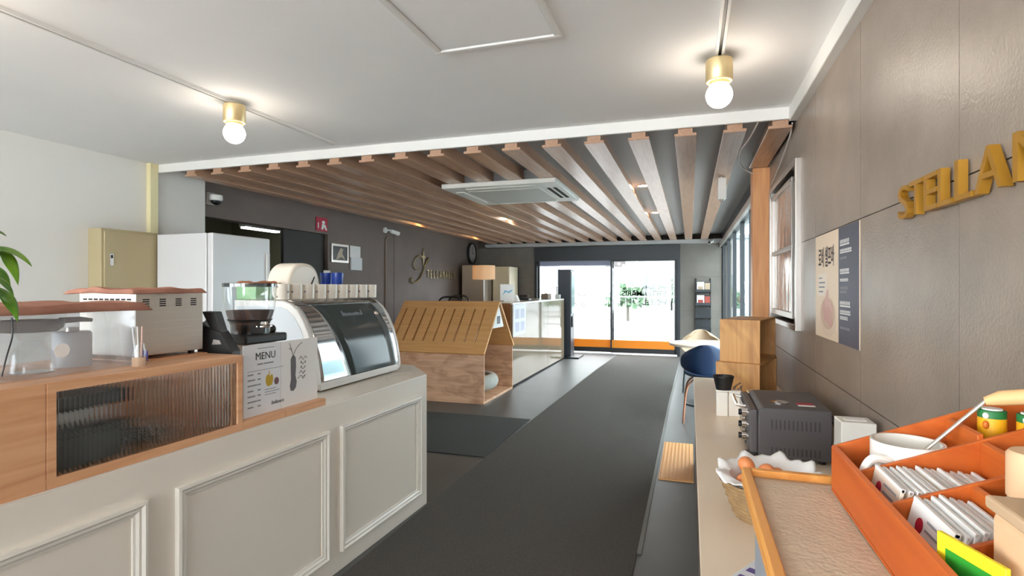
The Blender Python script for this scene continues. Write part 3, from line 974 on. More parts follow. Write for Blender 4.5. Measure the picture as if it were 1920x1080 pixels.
# wall logo in gold
lg = thing('wall_logo', 'dull gold script lettering on the charcoal wall behind reception', 'lettering', (XLD, 0, 0))
q0, q1 = onX(768, 530, XLD), onX(850, 500, XLD)
cy = q0.y
sc_ = (q1.y - q0.y)
big = MB()
pts = [(onX(u, v, XLD).y, onX(u, v, XLD).z) for (u, v) in ((770, 521), (769, 527), (775, 530), (785, 523), (792, 508), (797, 492), (802, 484), (800, 492), (792, 500))]
big.tube(bez([(0.02, y_, z_) for y_, z_ in pts], 6), 0.016, 6)
pts = [(onX(u, v, XLD).y, onX(u, v, XLD).z) for (u, v) in ((790, 481), (783, 480), (776, 487), (774, 497), (778, 505), (785, 505))]
big.tube(bez([(0.02, y_, z_) for y_, z_ in pts], 6), 0.012, 6)
p_ = onX(792, 482, XLD)
big.build('script_initial', M_GOLDDULL, lg, smooth=True)
poly([(0, .16), (.025, .03), (.09, 0), (.025, -.03), (0, -.16), (-.025, -.03), (-.09, 0), (-.025, .03)], (0.012, p_.y, p_.z), YP, ZP, th=0.015).build('star', M_GOLDDULL, lg)
p_ = onX(799, 520, XLD)
for i, ch in enumerate('TELLAMARIS'):
    yy = p_.y + i * 0.135
    text_mb(ch, 0.22, (0.01, yy, p_.z - 0.01), YP, ZP, extr=0.008, sx=0.62).build('letter', M_GOLDDULL, lg)
for yy in (p_.y - 0.3, p_.y + 0.5, p_.y + 1.2):
    MB().box(0, 0.022, yy, yy + 0.01, p_.z + 0.06, p_.z + 0.07).build('standoff', M_GOLDDULL, lg)

# clock
pc = onX(885, 475, XLD + 0.03)
ck = thing('wall_clock', 'round wall clock with dark rim on the charcoal wall near the corner', 'clock', (XLD, pc.y, pc.z))
R_ = 0.24
mb = MB().lathe([(R_, 0.0), (R_, 0.05), (R_ - 0.03, 0.055), (R_ - 0.03, 0.03), (0.001, 0.03)], n=36)
mb.v = [(z, x, y) for x, y, z in mb.v]
mb.build('rim', M_BLACK, ck, smooth=True)
mb = MB().lathe([(R_ - 0.032, 0.031), (R_ - 0.032, 0.036)], n=36)
mb.v = [(z, x, y) for x, y, z in mb.v]
mb.build('dial', mat('grey_clock_dial', rgb(150, 140, 134), 0.4), ck)
MB().box(0.037, 0.040, -0.008, 0.008, 0, 0.16).build('minute_hand', M_BLACK, ck)
MB().box(0.037, 0.040, 0, 0.11, -0.008, 0.008).build('hour_hand', M_BLACK, ck)

# ------------------------------------------------------------------ right wall: poster and gold letters
po = thing('poster', 'cream and slate blue self-service poster with plate of food on stone wall', 'poster', (XR, 3.185, 1.18))
PW, PH = 0.77, 0.50
OX = (-0.004, 0, 0)
MB().box(-0.003, 0, -PW, 0, 0, PH).build('sheet', M_CREAMP, po)
poly(rect(PW * .60, 0, PW, PH), (-0.003, 0, 0), YM, ZP, th=0.0006).build('navy_panel', M_NAVYP, po)
text_mb('로비 셀프바', 0.105, (-0.0036, -0.07, 0.35), YM, ZP, extr=0.0003, bold=0.001, sx=0.62).build('lettering', M_INK, po)
for (yy, hh, ln) in ((.42, .026, .13), (.388, .018, .17), (.362, .010, .10), (.300, .022, .13), (.268, .012, .12), (.235, .010, .12), (.218, .010, .10), (.160, .024, .14), (.128, .018, .15), (.106, .014, .12), (.065, .010, .15)):
    mb = MB()
    rr = random.Random(int(yy * 1000))
    xq = 0.0
    while xq < ln:
        wq = hh * rr.uniform(0.7, 1.0)
        poly(rect(PW * .635 + xq, yy, PW * .635 + xq + wq * .8, yy + hh * .28), (-0.0036, 0, 0), YM, ZP, mb=mb, th=0.0004)
        poly(rect(PW * .635 + xq, yy + hh * .4, PW * .635 + xq + wq * .5, yy + hh), (-0.0036, 0, 0), YM, ZP, mb=mb, th=0.0004)
        xq += wq
    mb.build('text_line', M_INKL if hh < .012 else M_PAPER, po)
poly(rect(.06, .20, .24, .31), (-0.003, 0, 0), YM, ZP, th=0.0005).build('text_block', mat('pale_cream_print', rgb(242, 228, 212), .5), po)
mb = MB()
for i, ln in enumerate((.07, .13, .12, .09)):
    poly(rect(.08, .285 - i * .022, .08 + ln, .292 - i * .022), (-0.0036, 0, 0), YM, ZP, mb=mb, th=0.0004)
mb.build('small_print', M_INKL, po)
poly(oval(.26, .105, .165, .095, 28), (-0.003, 0, 0), YM, ZP, th=0.0006).build('plate_print', M_PLATEP, po)
poly(oval(.26, .12, .135, .075, 28), (-0.0037, 0, 0), YM, ZP, th=0.0004).build('plate_well_print', mat('plate_well_print', rgb(214, 186, 164), .6), po)
for q, (cx_, cy_, r1, r2, ro) in enumerate(((.22, .16, .06, .03, .6), (.30, .15, .06, .035, -.4), (.26, .115, .075, .035, .1), (.25, .19, .05, .028, .9), (.31, .085, .05, .024, -.2))):
    poly(oval(cx_, cy_, r1, r2, 18, ro), (-0.0042 - 0.0003 * q, 0, 0), YM, ZP, th=0.0003).build('food_print', M_PINKP if q % 2 else mat('blush_print', rgb(214, 170, 160), .6), po)

gl = thing('wall_lettering', 'gold raised capital letters on the stone wall above the poster', 'lettering', (XR, 0, 0))
for ch, u0, u1 in (('S', 1680, 1703), ('T', 1701, 1729), ('E', 1728, 1757), ('L', 1754, 1785), ('L', 1785, 1822), ('A', 1822, 1876), ('M', 1893, 1985)):
    y0, y1 = onX(u0, 400, XR - 0.03).y, onX(u1, 400, XR - 0.03).y
    mb = text_mb(ch, 0.140, (0, 0, 0), YM, ZP, extr=0.010)
    ys_ = [v[1] for v in mb.v]
    a_, b_ = max(ys_), min(ys_)
    s_ = (y0 - y1) / (a_ - b_) * (0.86 if ch != 'A' else 0.97)
    mb.v = [(v[0] - 0.006, y0 + (v[1] - a_) * s_, 1.624 + v[2]) for v in mb.v]
    mb.build('letter', M_GOLD, gl, label='gold letter ' + ch)
    MB().box(-0.008, 0.0, (y0 + y1) / 2 - 0.006, (y0 + y1) / 2 + 0.006, 1.624 + (0.045 if ch in 'AM' else 0.006), 1.624 + (0.058 if ch in 'AM' else 0.018)).build('standoff', M_GOLD, gl)

# ------------------------------------------------------------------ cream cafe counter (left)
RZ = math.radians(-1.46)
CN = Vector((-1.651, 3.27, 0))
CXA, CYA = Vector((math.cos(RZ), math.sin(RZ), 0)), Vector((-math.sin(RZ), math.cos(RZ), 0))
ZT = 0.853                    # counter top


def CL(x, y, z=0.0):
    return CN + CXA * x + CYA * y + Vector((0, 0, z))


def front_y(u, v=540, off=0.0):
    """local y of the point where pixel column u meets the counter front plane"""
    d = ray(u, v)
    p0 = CL(off, 0)
    s_ = (p0 - CAMP).dot(CXA) / d.dot(CXA)
    return ((CAMP + d * s_) - CN).dot(CYA)


ct = thing('cafe_counter', 'cream painted cafe counter with moulded front panels and angled end', 'counter', CN, RZ)
pl_ = [(0, 0), (-0.30, 0.35), (-0.86, 0.35), (-0.86, -4.6), (0, -4.6)]
MB().prism(pl_, 0.0, ZT - 0.004, 'z').build('body', M_COUNTER, ct, bevel=0.004)
MB().prism(pl_, ZT - 0.004, ZT, 'z').build('worktop', M_COUNTER, ct)


def moulding(y0, y1, z0, z1, w=0.042):
    f = thing('panel_moulding', '', '')
    for k_ in ('label', 'category'):
        del f[k_]
    f.parent = ct
    prof = [(0, 0), (0.020, 0.0), (0.022, 0.010), (0.014, 0.018), (0.014, 0.026), (0.008, 0.034), (0.006, w), (0, w)]
    # four mitred lengths swept as one closed ring
    vs_, fs_ = [], []
    n = len(prof)
    for (cy_, cz, sy, sz) in ((y0, z0, 1, 1), (y1, z0, -1, 1), (y1, z1, -1, -1), (y0, z1, 1, -1)):
        for (px_, q) in prof:
            vs_.append((px_, cy_ + sy * q, cz + sz * q))
    for c in range(4):
        d = (c + 1) % 4
        for i in range(n):
            j = (i + 1) % n
            fs_.append((c * n + i, c * n + j, d * n + j, d * n + i))
    bpy.data.objects.remove(f)
    MB().add(vs_, fs_).build('panel_moulding', mat('moulding_paint', rgb(232, 226, 216), 0.4), ct)


moulding(front_y(637), front_y(787), 0.097, 0.727)
moulding(front_y(328), front_y(613), 0.097, 0.727)
moulding(front_y(328) - 1.30, front_y(270), 0.097, 0.727)
moulding(front_y(328) - 2.70, front_y(328) - 1.43, 0.097, 0.727)

# wooden boxes on the counter
yA, yB = front_y(458), front_y(90)
BZ, BH, BD = ZT, 0.30, 0.56
wb1 = thing('wooden_box', 'plain oak veneer box on the cream counter beside the fluted glass case', 'box', CL(-0.006, yB - 0.001, BZ), RZ)
MB().box(-BD, 0, -1.0, 0, 0, BH).build('carcass', M_OAK, wb1, bevel=0.002)
wb2 = thing('glazed_case', 'oak framed case with fluted glass front on the cream counter', 'display case', CL(-0.006, yB, BZ), RZ)
LB = yA - yB
T_ = 0.018
MB().box(-BD, -0.02, 0, LB, BH - T_, BH).build('top_board', M_OAK, wb2)
MB().box(-BD, -0.02, 0, LB, 0, T_).build('bottom_board', M_OAK, wb2)
MB().box(-BD, -0.02, 0, T_, T_, BH - T_).build('side_board', M_OAK, wb2)
MB().box(-BD, -0.02, LB - T_, LB, T_, BH - T_).build('side_board', M_OAK, wb2)
fo = MB().box(-0.02, 0, 0, LB, BH - 0.028, BH).box(-0.02, 0, 0, LB, 0, 0.028).box(-0.02, 0, 0, 0.026, 0.028, BH - 0.028).box(-0.02, 0, LB - 0.026, LB, 0.028, BH - 0.028)
fo.build('front_frame', M_OAK, wb2, bevel=0.002)
nf = int((LB - 0.052) / 0.0135)
cols = nf * 8
yy0, yy1 = 0.024, LB - 0.024
vs_, fs_ = [], []
for i in range(cols + 1):
    y = yy0 + (yy1 - yy0) * i / cols
    a = abs(math.sin(PI * nf * i / cols))
    xf = -0.0125 + 0.0062 * a
    for z in (0.026, BH - 0.026):
        vs_.append((xf, y, z))
    for z in (0.026, BH - 0.026):
        vs_.append((-0.0175, y, z))
for i in range(cols):
    b, c = i * 4, (i + 1) * 4
    fs_ += [(b, c, c + 1, b + 1), (b + 3, c + 3, c + 2, b + 2), (b, b + 2, c + 2, c), (b + 1, c + 1, c + 3, b + 3)]
fs_ += [(0, 1, 3, 2), (cols * 4, cols * 4 + 2, cols * 4 + 3, cols * 4 + 1)]
MB().add(vs_, fs_).build('fluted_pane', M_FLUTE, wb2, smooth=True)
# things stored in the case, seen blurred through the flutes
BF = CL(-0.006, yB, BZ + T_)


def inbox(x, y, z=0.0):
    return BF + CXA * x + CYA * y + Vector((0, 0, z))


t = thing('storage_bin', 'dark grey lidded bin blurred behind the fluted glass', 'bin', inbox(-0.16, 0.17), RZ)
MB().box(-0.11, 0.11, -0.13, 0.13, 0, 0.10).build('tub', mat('charcoal_plastic', rgb(84, 86, 86), 0.5), t, bevel=0.006)
MB().box(-0.115, 0.115, -0.135, 0.135, 0.10, 0.115).build('lid', MATS['charcoal_plastic'], t, bevel=0.004)
t = thing('cup_sleeve', 'row of white paper cups lying on the dark bin behind fluted glass', 'paper cups', inbox(-0.12, 0.03, 0.115 + 0.032), RZ)
mb = MB()
for i in range(14):
    q = i * 0.018
    mb.add(*(lambda m_: (m_.v, m_.f))(MB().tube([(0, q, 0), (0, q + 0.017, 0)], [0.026, 0.032], 16)))
mb.build('nested_cups', M_PAPER, t, smooth=True)
t = thing('storage_bin', 'black shallow tray resting on the paper cups behind fluted glass', 'tray', inbox(-0.14, 0.16, 0.180), RZ)
MB().box(-0.1, 0.1, -0.12, 0.12, 0, 0.045).build('tub', M_BLACK, t, bevel=0.005)
for q in range(6):
    tag(MB().lathe([(0.06, 0), (0.085, 0.010), (0.10, 0.014), (0.10, 0.017), (0.085, 0.013), (0.001, 0.004)], n=28).build('steel_plate', M_STEEL, None, smooth=True),
        'thin steel plate in the stack behind the fluted glass', 'plate', 'steel plates stacked behind fluted glass').location = inbox(-0.15, 0.43, q * 0.011)
t = thing('paper_carton', 'tan paper carton at the end of the fluted glass case', 'carton', inbox(-0.35, 0.50), RZ)
MB().box(-0.08, 0.08, -0.16, 0.1, 0, 0.2).build('carton', mat('tan_card', rgb(196, 170, 130), 0.8), t, bevel=0.002)
MB().box(-0.08, 0.08, -0.032, -0.028, 0.2, 0.201).build('tape', M_PAPER, t)

# low oak ledge with the two menu cards
yC = front_y(613)
tag(MB().box(-0.31, 0, yA + 0.001, front_y(537), 0, 0.032).build('oak_ledge', M_OAK, None, bevel=0.002), 'low oak ledge board directly beside the fluted glass case', 'ledge')
o1 = bpy.data.objects['oak_ledge']
o1.location = CL(-0.006, 0, ZT)
o1.rotation_euler.z = RZ
o2 = tag(MB().box(-0.16, 0, front_y(537) + 0.001, yC, 0, 0.032).build('oak_ledge', M_OAK, None, bevel=0.002), 'low oak ledge board under the sketch card', 'ledge')
o2.location = CL(-0.006, 0, ZT)
o2.rotation_euler.z = RZ
ZL = ZT + 0.032
y1_, y2_, y3_ = front_y(452, 540, -0.045) + 0.012, front_y(527, 540, -0.045), front_y(595, 540, -0.045)
mc = thing('menu_card', 'upright white menu card with small list and food pictures', 'menu', CL(-0.045, y1_, ZL), RZ)
cw = y2_ - y1_ - 0.002
MB().box(-0.004, 0, 0, cw, 0, 0.297).build('card', M_PAPERBL, mc)
MB().box(-0.06, -0.004, 0.01, cw - 0.01, 0, 0.004).build('easel_foot', M_ACRYL, mc)
mb = text_mb('MENU', 0.044, (0.0002, 0.062, 0.232), YP, ZP, sx=0.95)
mb.build('lettering', M_INK, mc)
mb = MB()
poly(rect(.075, .278, .17, .281), (0.0002, 0, 0), YP, ZP, mb=mb)
poly(rect(.02, .186, .225, .188), (0.0002, 0, 0), YP, ZP, mb=mb)
for i, (a_, b_) in enumerate(((.075, .105), (.11, .165))):
    poly(rect(a_, .210, b_, .216), (0.0002, 0, 0), YP, ZP, mb=mb)
for i in range(7):
    zz = .170 - i * .0225
    poly(rect(.022, zz, .052 + .01 * ((i * 7) % 3), zz + .006), (0.0002, 0, 0), YP, ZP, mb=mb)
    poly(rect(.075, zz, .092, zz + .006), (0.0002, 0, 0), YP, ZP, mb=mb)
for i in range(3):
    poly(rect(.115, .098 - i * .011, .18 + .02 * (i % 2), .101 - i * .011), (0.0002, 0, 0), YP, ZP, mb=mb)
mb.build('small_print', M_INKL, mc)
mb = MB()
poly(oval(.135, .137, .015, .026, 16, .1), (0.0002, 0, 0), YP, ZP, mb=mb)
poly(oval(.152, .137, .010, .024, 16, -.15), (0.0002, 0, 0), YP, ZP, mb=mb)
poly(rect(.138, .155, .142, .178), (0.0002, 0, 0), YP, ZP, mb=mb)
mb.build('fruit_print', M_YEL, mc)
poly(oval(.183, .128, .014, .016, 16), (0.0002, 0, 0), YP, ZP).build('berry_print', M_MAUVE, mc)
text_mb('Stellamaris', 0.022, (0.0002, 0.150, 0.030), YP, ZP, shear=0.4, sx=.8).build('signature', M_INK, mc)

sk = thing('sketch_card', 'upright white card with grey pencil drawing and handwriting', 'card', CL(-0.045, y2_, ZL), RZ)
cw = y3_ - y2_
MB().box(-0.004, 0, 0, cw, 0, 0.297).build('card', M_PAPER, sk)
MB().box(-0.06, -0.004, 0.01, cw - 0.01, 0, 0.004).build('easel_foot', M_ACRYL, sk)
poly([(.068, .225), (.080, .228), (.092, .215), (.094, .175), (.090, .135), (.098, .105), (.094, .08), (.078, .065), (.060, .068), (.054, .09), (.062, .12), (.060, .17), (.060, .21)], (0.0002, 0, 0), YP, ZP).build('drawing', mat('pencil_grey', rgb(110, 108, 112), .8), sk)
mb = MB()
mb.tube(bez([(.0006, .074, .226), (.0006, .066, .25), (.0006, .052, .285)], 4), 0.0016, 4)
mb.tube(bez([(.0006, .076, .226), (.0006, .10, .262), (.0006, .135, .282)], 4), 0.0014, 4)
mb.tube(bez([(.0006, .066, .25), (.0006, .058, .258), (.0006, .050, .262)], 4), 0.0012, 4)
for i in range(5):
    z_ = .205 - i * .022
    mb.tube(bez([(.0006, .115 + .012 * math.sin(i), z_), (.0006, .128, z_ + .012), (.0006, .140, z_ - .004), (.0006, .155, z_ + .010), (.0006, .166 - .008 * i, z_)], 4), 0.0016, 4)
mb.build('handwriting', mat('pencil_grey', None) if False else MATS['pencil_grey'], sk)

# steel bench oven with cloth
ov = thing('steel_oven', 'brushed steel countertop oven with vent slots on the oak boxes', 'oven', (-1.90, 1.465, BZ + BH), RZ)
OH = 0.252
MB().box(-0.30, 0, 0, 0.28, 0.018, OH).build('casing', M_STEEL, ov, bevel=0.003)
for (a, b) in ((-0.27, 0.03), (-0.03, 0.03), (-0.27, 0.25), (-0.03, 0.25)):
    MB().cyl((a, b, 0), (a, b, 0.018), 0.012, 10).build('foot', M_BLACK, ov)
mb = MB()
for i in range(4):
    for j in range(4):
        mb.box(0, 0.0012, 0.025 + i * 0.066, 0.050 + i * 0.066, OH - 0.030 - j * 0.008, OH - 0.0255 - j * 0.008)
mb.build('vent_slots', M_HOLESHADE, ov)
mb = MB()
for i in range(9):
    for j in range(2):
        mb.box(-0.045 - i * 0.029, -0.025 - i * 0.029, -0.0012, 0, OH - 0.030 - j * 0.012, OH - 0.024 - j * 0.012)
mb.build('vent_slots', M_HOLESHADE, ov)
MB().box(-0.30, 0.012, 0.0, 0.29, 0.0, 0.004).build('base_lip', M_OAK, ov)


def cloth(name, label, c, lx, ly, z, amp, rz=0.0, droop=0.03, m=M_CLOTHBR, seed=1, cat='cloth', edge=0.84):
    rr = random.Random(seed)
    ph = [rr.uniform(0, 6) for _ in range(6)]

    def fn(a, b):
        x_, y_ = (a - 0.5) * lx, (b - 0.5) * ly
        e = max(abs(a - 0.5), abs(b - 0.5)) * 2
        z_ = amp * (0.5 + 0.5 * math.sin(7 * a + ph[0] + 2 * b) * math.cos(5 * b + ph[1])) + amp * .4 * (1 + math.sin(17 * a + ph[2]) * math.sin(13 * b + ph[3]))
        if e > edge:
            z_ -= (droop + 0.6 * z_) * ((e - edge) / (1 - edge)) ** 1.5
            z_ = z_ if droop > 0 else max(z_, 0)
        x_ += 0.012 * math.sin(9 * b + ph[4])
        y_ += 0.012 * math.sin(8 * a + ph[5])
        return (x_, y_, z_ + 0.002)
    o = MB().grid(fn, 28, 28).build(name, m, None, smooth=True, solid=0.003)
    o.location = (c[0], c[1], z)
    o.rotation_euler.z = rz
    return tag(o, label, cat)


cloth('dust_cloth', 'dusty brown cloth draped over the steel oven', (-2.06, 1.59), 0.36, 0.30, BZ + BH + OH, 0.010, RZ, 0.010, seed=3, edge=0.955)

# clear cover with brewing gear
CVH = 0.205
cv = thing('acrylic_cover', 'clear acrylic cover box over brewing gear on the oak boxes', 'cover', (-1.845, 0.88, BZ + BH), RZ)
for (x0, x1, y0, y1, z0, z1) in ((-0.003, 0, 0, 0.53, 0, CVH), (-0.36, -0.357, 0, 0.53, 0, CVH), (-0.357, -0.003, 0, 0.003, 0, CVH), (-0.357, -0.003, 0.527, 0.53, 0, CVH), (-0.36, 0, 0, 0.53, CVH, CVH + 0.003)):
    MB().box(x0, x1, y0, y1, z0, z1).build('panel', M_HAZE, cv)
for yy in (0.17, 0.43):
    MB().box(0.0, 0.003, yy, yy + 0.014, 0, CVH).build('highlight_strip', M_ACRYL, cv)  # clear strips shaped after bright highlight streaks on the front face
poly(oval(0.30, 0.075, 0.022, 0.022), (0.0003, 0, 0), YP, ZP).build('round_sticker', M_PAPER, cv)
cloth('dust_cloth', 'dusty brown cloth lying over the clear acrylic cover', (-2.032, 1.150), 0.43, 0.59, BZ + BH + CVH + 0.003, 0.007, RZ, 0.022, seed=5, edge=0.93)
jr = thing('glass_brewer', 'clear glass brewer carrying the dark pan inside acrylic cover', 'jar', (-1.97, 1.18, BZ + BH))
MB().ring([(0.055, 0.0), (0.062, 0.006), (0.055, 0.06), (0.03, 0.10), (0.05, 0.13), (0.047, 0.13), (0.027, 0.10), (0.052, 0.06), (0.058, 0.008), (0.054, 0.004)], n=28).build('vessel', M_ACRYL, jr, smooth=True)
MB().lathe([(0.052, 0.0), (0.054, 0.004)], n=24).build('base', M_STEEL, jr, smooth=True)
pn = thing('dark_pan', 'dark round pan with short handle inside the acrylic cover', 'pan', (-1.97, 1.17, BZ + BH + 0.13))
MB().lathe([(0.07, 0.0), (0.085, 0.012), (0.09, 0.036), (0.086, 0.036), (0.08, 0.012), (0.001, 0.006)], n=32).build('bowl', M_BLACK, pn, smooth=True)
MB().tube([(0.0, 0.085, 0.03), (0.02, 0.14, 0.032), (0.03, 0.17, 0.028)], [0.010, 0.009, 0.006], 8).build('handle', M_BLACK, pn, smooth=True)
t = thing('glass_canister', 'clear glass canister of dark grounds inside the acrylic cover', 'canister', (-1.98, 1.00, BZ + BH))
MB().ring([(0.05, 0.0), (0.05, 0.12), (0.047, 0.12), (0.047, 0.004)], n=24).build('glass', M_ACRYL, t, smooth=True)
MB().lathe([(0.046, 0.004), (0.046, 0.05)], n=24).build('grounds', mat('coffee_grounds', rgb(86, 74, 66), .9), t, smooth=True)
MB().lathe([(0.051, 0.12), (0.051, 0.135)], n=24).build('lid', M_GREYBLUE, t, smooth=True)
t = thing('grey_canister', 'pale grey canister inside the acrylic cover near the steel oven', 'canister', (-2.02, 1.33, BZ + BH))
MB().lathe([(0.055, 0.0), (0.055, 0.11), (0.05, 0.118)], n=24).build('body', mat('pale_grey_plastic', rgb(196, 200, 202), .4), t, smooth=True)
MB().lathe([(0.02, 0.118), (0.018, 0.132)], n=16).build('knob', M_ALU, t, smooth=True)

jw = thing('straw_jar', 'small glass jar holding striped straws on the oak case', 'jar', (-1.795, 1.395, BZ + BH))
MB().ring([(0.020, 0.0), (0.022, 0.004), (0.022, 0.055), (0.017, 0.068), (0.018, 0.078), (0.016, 0.078), (0.015, 0.068), (0.020, 0.054), (0.020, 0.004)], n=20).build('glass', M_ACRYL, jw, smooth=True)
MB().lathe([(0.0205, 0.0), (0.0205, 0.03)], n=20).build('filling', mat('jar_filling', rgb(206, 176, 148), .6), jw, smooth=True)
MB().box(-0.012, 0.012, 0.021, 0.0235, 0.015, 0.05).build('label_tag', M_PURPLE, jw)
for i, (a, b, c, m) in enumerate(((-.006, -.006, -.012, M_PAPERBL), (.004, .004, .004, M_PINKP), (.0, -.002, -.004, M_PAPER))):
    MB().tube([(a, b, 0.02), (a * 1.2, b + c, 0.135)], 0.0028, 6).build('straw', m, jw)

# potted plant, only a few leaves reach into the picture
pp = thing('potted_plant', 'bright green long-leaved potted plant on the plain oak box', 'plant', (-1.93, 0.78, BZ + BH))
MB().lathe([(0.055, 0.0), (0.075, 0.11), (0.078, 0.12), (0.07, 0.12), (0.068, 0.10), (0.001, 0.10)], n=28).build('pot', M_TERRA, pp, smooth=True)
MB().lathe([(0.068, 0.09), (0.066, 0.104)], n=24).build('soil', M_SOIL, pp)


def leaf(base, ctrl, tip, w, parent):
    b, c, t_ = Vector(base), Vector(ctrl), Vector(tip)

    def fn(a, s_):
        p = b * (1 - s_) ** 2 + c * 2 * s_ * (1 - s_) + t_ * s_ * s_
        d = ((c - b) * (1 - s_) + (t_ - c) * s_).normalized()
        side = d.cross(Vector((0.5, -0.4, 0.75))).normalized()
        wd_ = w * (math.sin(PI * min(1, s_ ** 0.8)) * 0.95 + 0.03) * (1 if s_ < 0.98 else 0.3)
        q = (a - 0.5) * 2
        return tuple(p + side * wd_ * q + Vector((0, 0, 0.18 * wd_ * abs(q))))
    MB().grid(fn, 4, 14).build('leaf', M_LEAF, parent, smooth=True, solid=0.001)


PB = Vector((-1.93, 0.78, BZ + BH))


def tipat(u, v, X):
    return onX(u, v, X) - PB


for (st, u0, v0, u1, v1, uc, vc, X_, w) in ((0, -25, 470, 60, 500, 30, 462, -1.77, .016), (1, -15, 465, 34, 535, 24, 478, -1.78, .017), (2, -30, 500, 20, 545, 5, 500, -1.80, .014),
                                            (3, -20, 540, 33, 604, 22, 552, -1.78, .018), (4, -30, 440, 12, 443, -5, 428, -1.80, .010), (5, -30, 520, 26, 555, 8, 520, -1.77, .012)):
    leaf(tipat(u0, v0, X_), tipat(uc, vc, X_), tipat(u1, v1, X_), w, pp)
for (u0, v0, X_) in ((-25, 470, -1.77), (-30, 500, -1.80), (-20, 540, -1.78), (-30, 440, -1.80), (-15, 465, -1.78), (-30, 520, -1.77)):
    e = tipat(u0, v0, X_)
    MB().tube(bez([(0, 0, 0.10), tuple(Vector((0, 0, 0.10)).lerp(e, 0.5) + Vector((0, 0, 0.05))), tuple(e)], 5), 0.003, 6).build('stem', M_STEM, pp, smooth=True)
for k_ in range(9):
    a = 2 * PI * k_ / 9 + 0.4
    if 0.2 < a < 3.0:
        continue
    e = Vector((0.16 * math.cos(a), 0.16 * math.sin(a), 0.22 + 0.05 * (k_ % 3)))
    leaf((0, 0, 0.10), tuple(e * 0.6 + Vector((0, 0, 0.12))), tuple(e + Vector((0, 0, -.02))), .016, pp)
tag(MB().tube(bez([tuple(onX(22, 596, -1.80)), tuple(onX(23, 630, -1.80)), tuple(onX(12, 670, -1.79)), tuple(onX(3, 706, -1.79))], 6), 0.0022, 6).build('cord', M_BLACK, None, smooth=True), 'thin black cord hanging down in front of the acrylic cover', 'cord')

# black dispenser behind the end of the case
bd = thing('black_dispenser', 'black plastic dispenser with slanted arm beside the coffee grinder', 'dispenser', CL(-0.215, front_y(415, 540, -0.205), ZL), math.radians(20))


def imgpoly(pts, org_u, d):
    return [((u - org_u) / 1030 * d, max(0.0, CAM_H - (v - 540) / 1030 * d - ZL)) for u, v in pts]


base = imgpoly([(382, 604), (396, 612), (424, 622), (446, 660), (446, 786), (385, 786), (382, 645)], 415, 2.30)
MB().prism(base, -0.04, 0.04, 'y').build('body', M_BLACK, bd, bevel=0.004)
arm = imgpoly([(388, 584), (413, 585), (424, 620), (428, 640), (415, 640), (404, 616)], 415, 2.30)
MB().prism(arm, -0.03, 0.03, 'y').build('arm', M_BLACK, bd, bevel=0.004)
pt = imgpoly([(389, 606), (396, 598), (403, 612), (400, 618)], 415, 2.30)
MB().prism(pt, -0.02, 0.02, 'y').build('silver_plate', M_GREYBLUE, bd)
pt = imgpoly([(410, 646), (413, 636), (424, 638), (427, 645)], 415, 2.30)
MB().prism(pt, -0.043, -0.038, 'y').build('card_slot', M_ALU, bd)

# coffee grinder
gr = thing('coffee_grinder', 'coffee grinder with clear hopper and black collar beside the bread case', 'grinder', (-1.99, 2.10, ZT), RZ)
Z0 = -ZT
MB().lathe([(0.095, 0.0), (0.098, 0.01), (0.10, 0.29), (0.115, 0.305), (0.115, 0.31)], n=32).build('body', M_WHITE, gr, smooth=True)
MB().box(-0.10, 0.10, -0.125, 0.135, 0.31, 0.350).build('base_plate', M_BLACK, gr, bevel=0.008)
MB().lathe([(0.085, 0.350), (0.085, 0.40), (0.10, 0.42)], n=28).build('collar', M_BLACK, gr, smooth=True)
MB().lathe([(0.086, 0.395), (0.100, 0.44), (0.104, 0.462), (0.001, 0.462)], n=32).build('coffee_beans', mat('roasted_beans', rgb(96, 74, 70), .7, var=.4, vscale=90), gr, smooth=True)
MB().ring([(0.088, 0.355), (0.090, 0.40), (0.112, 0.46), (0.117, 0.575), (0.114, 0.575), (0.109, 0.461), (0.087, 0.402), (0.085, 0.356)], n=36).build('hopper', M_ACRYL, gr, smooth=True)
MB().lathe([(0.119, 0.572), (0.119, 0.588), (0.115, 0.590)], n=36).build('lid', clear('smoked_lid', (0.25, 0.26, 0.27, 1), 1.5, .1, .05), gr, smooth=True)
MB().lathe([(0.018, 0.43), (0.022, 0.418), (0.04, 0.412), (0.04, 0.406)], c=(0.088, -0.01, -0.02), n=20).build('dial', M_CHROME, gr, smooth=True)
MB().ell((0.02, 0.115, 0.365), 0.022, 0.022, 0.022, 12, 8).build('knob', M_BLACK, gr, smooth=True)

# bread display case with curved tinted glass
dm = thing('bread_case', 'white countertop display case with curved dark glass front', 'display case', (-1.885, 2.465, ZT), math.radians(-0.6))
DL = 0.865
prof = [(-0.010, 0.02), (0.0, 0.05), (-0.004, 0.10), (-0.022, 0.20), (-0.052, 0.30), (-0.092, 0.385), (-0.135, 0.445), (-0.185, 0.482), (-0.235, 0.497), (-0.57, 0.50), (-0.575, 0.02)]
side = MB().prism(prof, 0, 0.028, 'y')
M_CASEW = mat('case_white_enamel', rgb(222, 220, 216), 0.35)
side.build('side_panel', M_CASEW, dm, bevel=0.006)
MB().prism(prof, DL - 0.028, DL, 'y').build('side_panel', M_CASEW, dm, bevel=0.006)
inn = [(-0.02 - 0.03 * 0, 0.05)]
ins = [(x - 0.035 if x > -0.3 else x + 0.02, z * 0.96 + (0.02 if z < 0.1 else 0.0)) for x, z in prof]
MB().prism([(-0.045, 0.07), (-0.055, 0.15), (-0.075, 0.25), (-0.11, 0.34), (-0.155, 0.41), (-0.205, 0.45), (-0.25, 0.465), (-0.55, 0.465), (-0.55, 0.07)], -0.0015, 0.0, 'y').build('side_inlay', mat('pale_grey_inlay', rgb(196, 202, 208), 0.3), dm)
